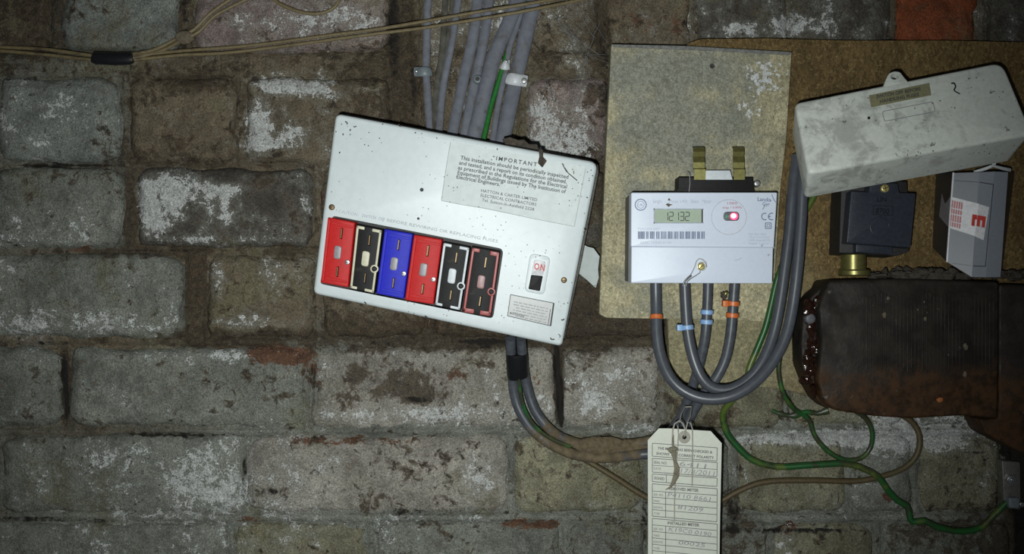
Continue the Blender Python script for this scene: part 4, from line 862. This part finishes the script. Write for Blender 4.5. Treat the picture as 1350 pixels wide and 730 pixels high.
def clip(label, a, b, rpx, d, m_, nail, nr=3.2):
    """an arched saddle over a cable from pixel a to b, with its nail"""
    t = thing('cable_clip', label, 'cable clip', W(*nail, d - .006))
    mb = MB(); k = S * (D - d) / D; P_ = []
    for q in range(9):
        f = q / 8; P_.append(W(a[0] + (b[0] - a[0]) * f, a[1] + (b[1] - a[1]) * f, d - .0055 + .0050 * math.sin(math.pi * min(1, f * 1.15 + .05)) ** .6 if f < .85 else d - .0045))
    tube(mb, P_, [rpx * k * .9] + [rpx * k] * 7 + [rpx * k * .9], 12, .32); mb.build('saddle', m_, t)
    mb = MB(); prism(mb, flat(d - .001), circ(*nail, nr, 12), -.006, .0016, 1); mb.build('nail', M_steel, t)
clip('large white cable clip nailed over the wide grey cable', (669, 103), (695, 107), 8, .0250, M_clip, (691, 106.5), 3.8)
clip('small white cable clip on a thin grey cable', (662.5, 85), (672, 85.5), 7, .0245, M_clip, (667.5, 81), 1.8)
clip('grey cable clip on the outermost narrow cable beside the rusty gap', (568, 94), (546, 94.5), 6.5, .0195, M_gclip, (549, 94), 2.2)
mb = MB(); prism(mb, flat(.022), circ(629.5, 104, 6, 14), -.004, 0, 2.5); prism(mb, flat(.022), circ(629.5, 104, 3, 10), 0, .0004, mi=1); o = mb.build('nail_head', [M_gclip, M_soot]); tag(o, 'round nail head between two flat grey cables', 'nail')

# thin brown bell wires
W1 = [(-60, 58, .0135), (0, 62, .0135), (60, 65, .014), (120, 73, .0165), (150, 75.5, .017), (200, 71, .015), (240, 67, .0145), (330, 60, .0145), (430, 47, .0165), (500, 38, .020), (560, 28, .0250), (640, 14, .032), (690, 6, .034), (740, -3, .028), (800, -16, .022)]
W2 = [(-60, 64, .0130), (0, 67, .0130), (60, 72, .0135), (122, 79, .0165), (150, 80.5, .017), (185, 78, .015), (240, 72.5, .0140), (300, 69.5, .0140), (380, 60, .0150), (480, 46.5, .020), (560, 36.5, .0245), (650, 22, .0315), (700, 13, .033), (750, 3, .028), (805, -9, .022)]
cable('bell_wire', W1, 2.3, M_bell, 'upper strand of the thin brown wire pair crossing the top cables', 'wire', n=8)
cable('bell_wire', W2, 2.3, M_bell, 'lower strand of the thin brown wire pair crossing the top cables', 'wire', n=8)
cable('bell_wire', [(150, 72, .019), (178, 71, .0155), (205, 65, .0145), (235, 50, .0150), (256, 39, .0155), (276, 19, .0145), (298, 3, .0145), (325, -14, .0145)], 2.6, M_bell, 'brown wire branching upward from the black tape', 'wire', n=8)
cable('bell_wire', [(152, 78, .0195), (182, 75, .0160), (215, 66, .0145), (240, 53, .0165), (262, 42, .0165), (282, 22, .0145), (305, 9, .0145), (340, -8, .0145)], 2.4, M_bell, 'second brown branch wire hugging the first branch', 'wire', n=8)
cable('bell_wire', [(345, -25, .012), (362, 0, .013), (382, 11, .013), (402, 17, .0135), (420, 18, .0135), (436, 13, .013), (446, 2, .013), (450, -20, .012)], 2.4, M_bell, 'brown wire dipping into view as a shallow loop at the top', 'wire', n=8)
mb = MB(); tube(mb, [W(x_, y_, .0185) for x_, y_ in ((122, 75.5), (126, 76.5), (150, 77.5), (171, 77), (175, 76.5))], [.0045, .0054, .0056, .0054, .0045], 14, .6); o = mb.build('tape_joint', M_tape); tag(o, 'black tape bound round the thin brown wires', 'tape')
mb = MB(); ball(mb, W(243, 49, .016), .008, .004, .006, 10, 7, jit=.12); o = mb.build('putty_lump', M_crumb); tag(o, 'yellowish lump of putty on the branching brown wires', 'putty')

# cobweb
mb = MB(); rg = random.Random(4)
def strand(a, b, sag=4, n=6, r=.00022):
    pts = []
    for k in range(n + 1):
        t = k / n; pts.append(W(a[0] + (b[0] - a[0]) * t + rg.uniform(-.7, .7), a[1] + (b[1] - a[1]) * t + sag * math.sin(math.pi * t) + rg.uniform(-.7, .7), a[2] + (b[2] - a[2]) * t))
    tube(mb, pts, r, 4)
for a, b in [((722, 5), (775, 85)), ((728, 15), (768, 72)), ((765, 15), (785, 50)), ((775, 20), (803, 58)), ((790, 30), (772, 80)), ((745, 40), (790, 72)), ((735, 30), (762, 60)), ((770, 75), (800, 72)), ((772, 80), (762, 110)), ((775, 80), (757, 150)), ((765, 85), (735, 190)), ((780, 90), (750, 165)), ((745, 105), (775, 95)), ((760, 50), (783, 78)), ((740, 25), (765, 58)), ((768, 60), (800, 82)), ((755, 120), (730, 170)), ((772, 70), (779, 105)), ((722, 105), (730, 135)), ((700, 120), (706, 150)), ((750, 60), (772, 92))]:
    strand((*a, rg.uniform(.012, .018)), (*b, rg.uniform(.010, .02)), rg.uniform(-2, 5), r=rg.uniform(.00007, .00016))
o = mb.build('cobweb', M_web); o['kind'] = 'stuff'; tag(o, 'dusty grey cobweb strands on bricks between cables and board', 'cobweb')

# ------------------------------------------------------------------ card tag
FT = PF((855, 580, .086), (951, 583, .088), (855, 720, .083))
tg = thing('meter_tag', 'buff card tag on string hanging below the meter cables', 'tag', FT.p(902, 574))
TO = [(854, 580), (868.5, 564.5), (882, 564.5), (937, 568), (951.5, 584), (949, 700), (948, 775), (854, 775), (854.5, 700)]
mb = MB(); prism(mb, FT, TO, -.0006, 0, holes=[circ(902.3, 576, 2.9, 12)], hd=-.0006); mb.build('card', M_tagcard, tg)
mb = MB(); h = .00015
def box(l0, l1, r0, r1):
    q = [(860, l0), (945.5, r0), (945, r1), (860, l1)]; frame_line(mb, FT, q, .9, h); return q
b1 = box(584, 601, 590, 607.5); b2 = box(604, 622, 609.5, 628); b3 = box(624.5, 634.5, 630, 641); b4 = box(637.5, 680, 644, 687.5); b5 = box(683, 762, 690.5, 768)
line(mb, FT, (860, 613), (945, 618.5), .7, h); line(mb, FT, (878.5, 626), (878.5, 635.5), .8, h)
for l, r in ((647, 652.6), (655, 661.7), (663, 669.7), (671.5, 678)): line(mb, FT, (860, l), (945, r), .8, h)
for l, r in ((691.5, 699), (700, 708), (708.6, 717), (717, 725.5), (725.5, 733.5), (734, 742)): line(mb, FT, (860, l), (945, r), .8, h)
line(mb, FT, (877.5, 648.5), (877.5, 681), .9, h); line(mb, FT, (877.5, 693), (877.5, 762), .9, h)
text(mb, FT, 'THE METER HAS BEEN CHECKED &', (867, 592), (939, 597.5), 3.3, h, .03); text(mb, FT, 'SHOWS THE CORRECT POLARITY', (865, 599), (941, 604.8), 3.3, h, .03)
text(mb, FT, 'SEAL NO.', (861.5, 610.5), (879.5, 612), 3.4, h, .02); text(mb, FT, 'DATE', (861.5, 618.5), (871, 619.3), 3.2, h); text(mb, FT, 'SIGNED', (862, 631.5), (876, 632.7), 3.6, h, .02)
text(mb, FT, 'REMOVED METER', (882, 645.3), (921, 648), 3.6, h, .03); text(mb, FT, 'INSTALLED METER', (880, 690.5), (922, 693.8), 3.6, h, .03)
for k, s_ in enumerate(['SER. NO.', 'MAKE', 'READING', 'TYPE']):
    w = [13, 8, 12, 8][k]
    text(mb, FT, s_, (861.5, 653 + k * 8.3), (861.5 + w, 653.8 + k * 8.3), 3, h); text(mb, FT, s_, (861.5, 698.2 + k * 8.5), (861.5 + w, 699 + k * 8.5), 3, h)
mb.build('lettering', M_tagink, tg)
mb = MB()
text(mb, FT, '6411', (895, 613.5), (930, 617.5), 6, h, slant=.15); text(mb, FT, '17/8/2011', (897, 623), (941, 627), 6, h, slant=.2)
text(mb, FT, 'P4110 8661', (880, 654.5), (936, 660.5), 5.6, h, slant=.15); text(mb, FT, '81209', (893, 670.5), (926, 674.5), 5.6, h, slant=.15)
text(mb, FT, 'K19C0 0190', (881, 699.5), (937, 707), 5.6, h, slant=.15); text(mb, FT, '00025', (894, 717), (929, 721), 5, h, slant=.15)
mb.build('handwriting', M_pencil, tg, label='faint pencilled numbers')
mb = MB(); prism(mb, FT, circ(902.3, 576, 8, 22, 8.5), 0, .0004, .8, holes=[circ(902.3, 576, 2.9, 12)], hd=0); mb.build('eyelet', M_string, tg, label='greyish reinforced eyelet')
mb = MB()
tube(mb, [FT.p(*q) for q in [(902, 577, -.003), (902.3, 574, .0015), (903, 566, .003), (900, 558, .002), (896, 554, .0), (889, 558, .0015), (886.5, 566, .002), (886, 585, .0016), (887, 592, .0018)]], .0006, 7)
tube(mb, [FT.p(*q) for q in [(902, 577, -.003), (902.5, 573, .0016), (904, 563, .003), (906, 556, .002), (910, 557, .0015), (912.5, 565, .0015), (912.8, 590, .0012), (912.3, 640, .001)]], .0005, 7)
tube(mb, [FT.p(*q) for q in [(893, 560, .002), (894, 570, .0022), (893, 590, .0018), (890.5, 625, .0012), (889, 660, .001), (889, 686, .001)]], .00045, 7)
tube(mb, [W(*q) for q in [(896, 556, .089), (898, 546, .080), (903, 536, .060), (912, 536, .06), (910, 548, .080), (906, 557, .089)]], .0005, 7)
mb.build('string', M_string, tg, label='thin grey string')
mb = MB()
tube(mb, [FT.p(*q) for q in [(887, 572, .002), (886.5, 588, .003), (888, 596, .003), (889, 606, .0025), (892, 616, .0025), (891, 626, .002), (887, 636, .0015), (883, 642, .001), (877, 645, .001)]], [.0006, .0009, .0022, .0013, .0022, .0024, .0016, .0008, .0003], 8, .5)
ball(mb, FT.p(884.5, 592, .003), .0026, .0018, .0024, 8, 6, jit=.2); ball(mb, FT.p(889, 590.5, .003), .0022, .0016, .002, 8, 6, jit=.2)
mb.build('knotted_tail', M_oldstring, tg, label='stained knotted string end')

# ------------------------------------------------------------------ cream cover lying over the cut-out
FL = PF((1050, 134, .088), (1322, 81, .088), (1067, 228, .112))
ld = thing('cutout_cover', 'dirty cream plastic cover tilted over the cut-out, with a lug on its edge', 'cover', W(1200, 170, .06))
LO = rpoly([(1047.5, 135), (1322, 80.5), (1362, 177), (1066, 229)], [9, 16, 10, 8], 6)
mb = MB(); prism(mb, FL, LO, -.040, 0, 4.5, .0030, 4, rear=[(x_ + 9 * (x_ < 1150), y_) for x_, y_ in LO]); mb.build('shell', M_lid, ld)
mb = MB(); prism(mb, FL, rpoly([(1164, 116), (1168, 104), (1172, 96), (1179, 93), (1187, 94), (1192, 101), (1199, 109), (1192, 114)], 3), -.006, -.0002, 1.4, holes=[circ(1179.5, 101, 5.4, 16, 3.8)], hd=-.005); mb.build('lug', M_lid, ld)
mb = MB(); prism(mb, FL, rpoly(rect(1172, 95, 1187, 106), 3), -.008, -.005); mb.build('lug_hole', M_soot, ld)
LQ = [(1145.5, 126), (1225, 109.5), (1227.5, 125.5), (1148.5, 141.5)]
mb = MB(); prism(mb, FL, LQ, 0, .0004); lb = mb.build('warning_label', M_plastic_lidlabel, ld, label='olive label with black capitals')
mb = MB(); text(mb, FL, 'SWITCH OFF BEFORE', (1155.5, 130), (1214, 119.3), 4.3, .0005, .02); text(mb, FL, 'HANDLING FUSES', (1160.5, 136.3), (1211.5, 126.6), 4.3, .0005, .02); mb.build('lettering', M_ink, lb)
mb = MB(); E_ = [(1163, 147), (1230, 134), (1233, 147), (1166, 160)]; frame_line(mb, FL, rpoly(E_, 3), .9, .0001); mb.build('embossed_outline', M_window, ld)
mb = MB(); pline(mb, FL, [(1254, 110), (1258, 109.5), (1260, 114), (1257.5, 119)], 2, .0002); pline(mb, FL, [(1257.5, 119), (1260, 121), (1265.5, 124)], 1.6, .0002); mb.build('stain_mark', M_soot, ld)
mb = MB(); prism(mb, FL, circ(1145.5, 155.5, 2, 8), 0, .0002); mb.build('stain_mark', M_soot, ld)

# ------------------------------------------------------------------ black main fuse with brass gland
FC = PF((1122, 251, .060), (1208, 252, .060), (1116, 320, .062))
mf = thing('main_fuse', 'black bakelite main fuse block peeping out under the cream cover', 'fuse', W(1160, 290, .0225))
mb = MB(); prism(mb, FC, rpoly([(1116, 236), (1204, 236), (1207, 330), (1190, 336), (1113, 332)], 2), -.038, -.012, 1); mb.build('base', M_soot, mf)
mb = MB(); prism(mb, FC, rpoly([(1122, 251), (1145.5, 253), (1147, 240), (1184, 241), (1186, 253.5), (1208, 254.5), (1201, 326.5), (1116, 320)], 1.6), -.012, 0, 1.6, .0012); body = mb.build('carrier', M_navy, mf)
mb = MB(); prism(mb, FC, rpoly([(1131, 321), (1180, 325), (1179, 335), (1131, 332)], 1.5), -.012, -.004, 1); mb.build('lip', M_navy, mf)
mb = MB(); prism(mb, FC, circ(1160, 298.8, 13.6, 30), 0, .0008, .6, holes=[circ(1160, 298.8, 12.2, 30)], hd=0); mb.build('ring_mark', M_navy, mf)
mb = MB(); frame_line(mb, FC, circ(1160, 298.8, 13.2, 32), 1.1, .0003); text(mb, FC, 'LIN', (1156, 265.5), (1168.5, 266.5), 6.5, .0003, .02); text(mb, FC, '8700', (1154, 281), (1172, 282.5), 7.5, .0003, .02)
frame_line(mb, FC, [(1151.5, 270.5), (1177, 272), (1176.5, 284), (1151, 282.5)], .8, .0002); mb.build('lettering', M_navytext, mf)
mb = MB(); prism(mb, FC, circ(1166.2, 248.3, 5.6, 18), 0, .0018, 1.6); line(mb, FC, (1162, 249.5), (1170.5, 247), 1, .0019, 1); line(mb, FC, (1165.3, 244), (1167.2, 252.6), 1, .0019, 1); mb.build('brass_screw', [M_brass, M_soot], mf)
gl = thing('brass_gland', 'tarnished brass gland joining the black fuse to the iron box', 'gland', W(1125, 360, .04))
def zcyl(mb, px, y0, y1, rpx, d, n=22, mi=0, lip=1.0):
    k = S * (D - d) / D; c0 = W(px, y0, d); c1 = W(px, y1, d); b = lip * S
    tube(mb, [c0, c0 + Vector((0, 0, -b)), c1 + Vector((0, 0, b)), c1], [rpx * k - b, rpx * k, rpx * k, rpx * k - b], n, 1, mi)
mb = MB(); zcyl(mb, 1125, 335, 357, 16, .046); mb.build('nut', M_oldbrass, gl)
mb = MB(); zcyl(mb, 1126, 355, 364, 20.5, .046, lip=2); mb.build('flange', M_oldbrass, gl)

# ------------------------------------------------------------------ grey terminal box with sticker
tb = thing('terminal_box', 'grey plastic box with red and white sticker below the cream cover', 'box', W(1285, 300, .0225))
def colm(mb, prof_top, prof_bot, mi=0):
    """solid between a top and a bottom cross-section, each a list of (px, py, depth)"""
    N = len(prof_top); V = [W(*q) for q in prof_top] + [W(*q) for q in prof_bot]
    Fc = [[i, (i + 1) % N, N + (i + 1) % N, N + i] for i in range(N)] + [list(range(N))[::-1], list(range(N, 2 * N))]
    mb.add(V, Fc, mi)
mb = MB(); colm(mb, [(1234, 226, .0225), (1256, 228, .062), (1329, 226, .062), (1338, 226, .0225)], [(1229, 326, .0225), (1248, 345, .062), (1319, 365, .062), (1322, 352, .0225)]); mb.build('box_base', M_gboxside, tb, label='charcoal box base', ang=15)
mb = MB(); colm(mb, [(1257, 228, .0615), (1257, 228, .0655), (1291, 227, .0745), (1291, 227, .0615)], [(1248.5, 345, .0615), (1248.5, 345, .0655), (1281, 365, .0745), (1281, 365, .0615)]); mb.build('side_panel', M_gboxdark, tb, ang=15)
mb = MB(); colm(mb, [(1291, 227, .0615), (1291, 227, .0745), (1311, 226, .0755), (1329, 227, .0735), (1329, 227, .0615)], [(1281, 365, .0615), (1281, 365, .0745), (1300, 365.5, .0755), (1319, 365, .0735), (1319, 365, .0615)]); mb.build('front_panel', M_gbox, tb, ang=4)
mb = MB(); tube(mb, [W(1257, 227.5, .0655), W(1253, 280, .0655), (W(1248.5, 345.5, .0655))], .0008, 8); mb.build('edge_highlight', M_sticker, tb)  # white bead standing in for the highlight on the front edge
FG = PF((1257, 228, .0657), (1291, 227, .0747), (1248.5, 345, .0657)); FH = PF((1291, 227, .0748), (1311, 226, .0757), (1281, 365, .0748))
mb = MB()
pline(mb, FG, [(1258, 238), (1290, 240)], 1, .0002); pline(mb, FH, [(1291, 240.2), (1309.5, 243)], 1, .0002); pline(mb, FH, [(1309.5, 243), (1299, 351)], 1, .0002); pline(mb, FH, [(1299, 351), (1283, 350.5)], 1, .0002); pline(mb, FG, [(1281, 350.3), (1256, 347)], 1, .0002)
mb.build('moulded_line', M_gboxside, tb)
mb = MB()
prism(mb, FG, [(1254.8, 259.5), (1290.5, 268.5), (1285.5, 311), (1251.5, 300.5)], 0, .0003)
prism(mb, FH, [(1288.5, 268.3), (1304, 273), (1296.5, 316.5), (1284.8, 311.5)], 0, .0003)
st = mb.build('sticker', M_sticker, tb, label='white sticker printed in red')
mb = MB(); text(mb, FH, 'E', (1282.8, 282.5), (1281.3, 297.5), 16, .0005, .05, up=(15.8, 2.8)); mb.build('letter', M_stickred, st)
mb = MB()
for k in range(5):
    x_ = 1256 + k * 3.1
    for a, b in ((0, .28), (.32, .5), (.54, .8), (.83, 1)):
        y0_, y1_ = 264 + k * .7 + a * 34, 264 + k * .7 + b * 34
        line(mb, FG, (x_ - a * 3.4, y0_), (x_ - b * 3.4, y1_), 2.3, .0005)
mb.build('fine_print', M_stickpink, st)
FS = PF((1234, 226, .0225), (1256, 228, .062), (1229, 326, .0225))
mb = MB(); V = [W(1243, 248, .0400), W(1254.6, 259, .0622), W(1251.3, 300, .0622), W(1238.5, 285, .0400)]; off = Vector((-.0004, -.0002, 0)); mb.add([v + off for v in V] + V, [[0, 1, 2, 3], [4, 5, 6, 7][::-1]])
mb.build('sticker_flap', M_window, tb, label='grey end of the sticker on the box side')  # sticker end on the side face, greyer than the front
mb = MB(); F = flat(.060)
tube(mb, [W(*q) for q in [(1284, 227, .060), (1300, 222, .064), (1312, 217, .066), (1315, 208, .068), (1308, 218, .07), (1322, 222, .066), (1332, 224, .06)]], .0016, 8, .5, jit=.3); o = mb.build('film_scrap', M_clip); tag(o, 'crumpled clear film on top of the grey terminal box', 'plastic')

# ------------------------------------------------------------------ iron cable box
mb = MB(); rg = random.Random(12)
for k in range(90):
    x_ = rg.uniform(1150, 1420); t = rg.random()
    ball(mb, W(x_, 366 - t * 9 * min(1, (x_ - 1140) / 40), rg.uniform(.030, .054)), rg.uniform(.002, .008), rg.uniform(.002, .006), rg.uniform(.0015, .0045), 7, 5, jit=.3)
o = mb.build('rubble', M_grime); o['kind'] = 'stuff'; tag(o, 'dark crumbled mortar lying along the top of the iron box', 'rubble')
FI = flat(.062)
ib = thing('iron_cable_box', 'dark rusty iron cable box with fine ribs standing below the black fuse', 'box', W(1200, 460, .0225))
OUT = [(1093, 369), (1180, 367), (1260, 369), (1318, 371), (1318, 470), (1316, 552), (1270, 548), (1200, 552), (1155, 549), (1100, 541), (1084, 527), (1078, 500), (1083, 450), (1079, 405)]
mb = MB(); prism(mb, FI, rpoly(OUT, 6), -.038, 0, 4, .0035, 4); mb.build('casting', M_iron, ib)
mb = MB(); prism(mb, flat(.052), rpoly([(1317, 374), (1440, 378), (1440, 612), (1345, 596), (1300, 572), (1290, 552), (1317, 552)], 5), -.028, 0, 3); mb.build('end_casting', M_iron, ib)
mb = MB()
for k in range(36):
    x_ = 1137 + k * 4.9
    if abs(x_ - 1277) < 3: continue
    prism(mb, FI, rpoly([(x_, 388 + 3 * math.sin(k)), (x_ + 2.4, 388 + 3 * math.sin(k)), (x_ + 2.2, 486 + 5 * math.sin(k * 1.7)), (x_ - .2, 486 + 5 * math.sin(k * 1.7))], .8), 0, .0005, .8, .0004, 2, back=False)
rb = mb.build('ribs', M_iron, ib); rb['kind'] = 'stuff'
mb = MB(); rg = random.Random(9)
prism(mb, flat(.050), rpoly([(1100, 366), (1072, 388), (1060, 405), (1056, 450), (1057, 482), (1068, 510), (1078, 528), (1094, 541), (1096, 450)], 6), -.026, 0, 3); mb.build('end_cap', M_iron, ib)
mb = MB()
for k in range(46):
    t = rg.random(); y_ = 396 + t * 132; xl = 1064 + 4 * math.sin(t * 5) + (14 if t > .85 else 0)
    ball(mb, W(xl + rg.uniform(-3, 16), y_, .052 + rg.uniform(-.002, .002)), rg.uniform(.002, .0045), rg.uniform(.002, .004), rg.uniform(.002, .006), 7, 5, jit=.25)
p_ = mb.build('pitch_blobs', M_pitch, ib, label='glossy brown pitch oozing at the end'); p_['kind'] = 'stuff'
mb = MB(); prism(mb, flat(.056), circ(1069, 420, 7.2, 16), -.006, 0, 3); mb.build('bolt', M_meterbase, ib, label='round grey bolt head')
for x_, y_, r_ in ((1166, 415, 3.0), (1220, 420, 2.0), (1218, 398, 1.3), (1273, 457, 3.2), (1272, 493, 2.6), (1210, 408, 1.1)):
    mb = MB(); ball(mb, W(x_, y_, .0622), r_ * S, r_ * S * .4, r_ * S * 1.2, 7, 5, jit=.3); mb.build('mortar_splash', M_crumb, ib)
mb = MB(); ball(mb, W(1239, 527, .0625), .003, .0012, .0018, 8, 6, jit=.3); mb.build('rust_flake', M_rust, ib)
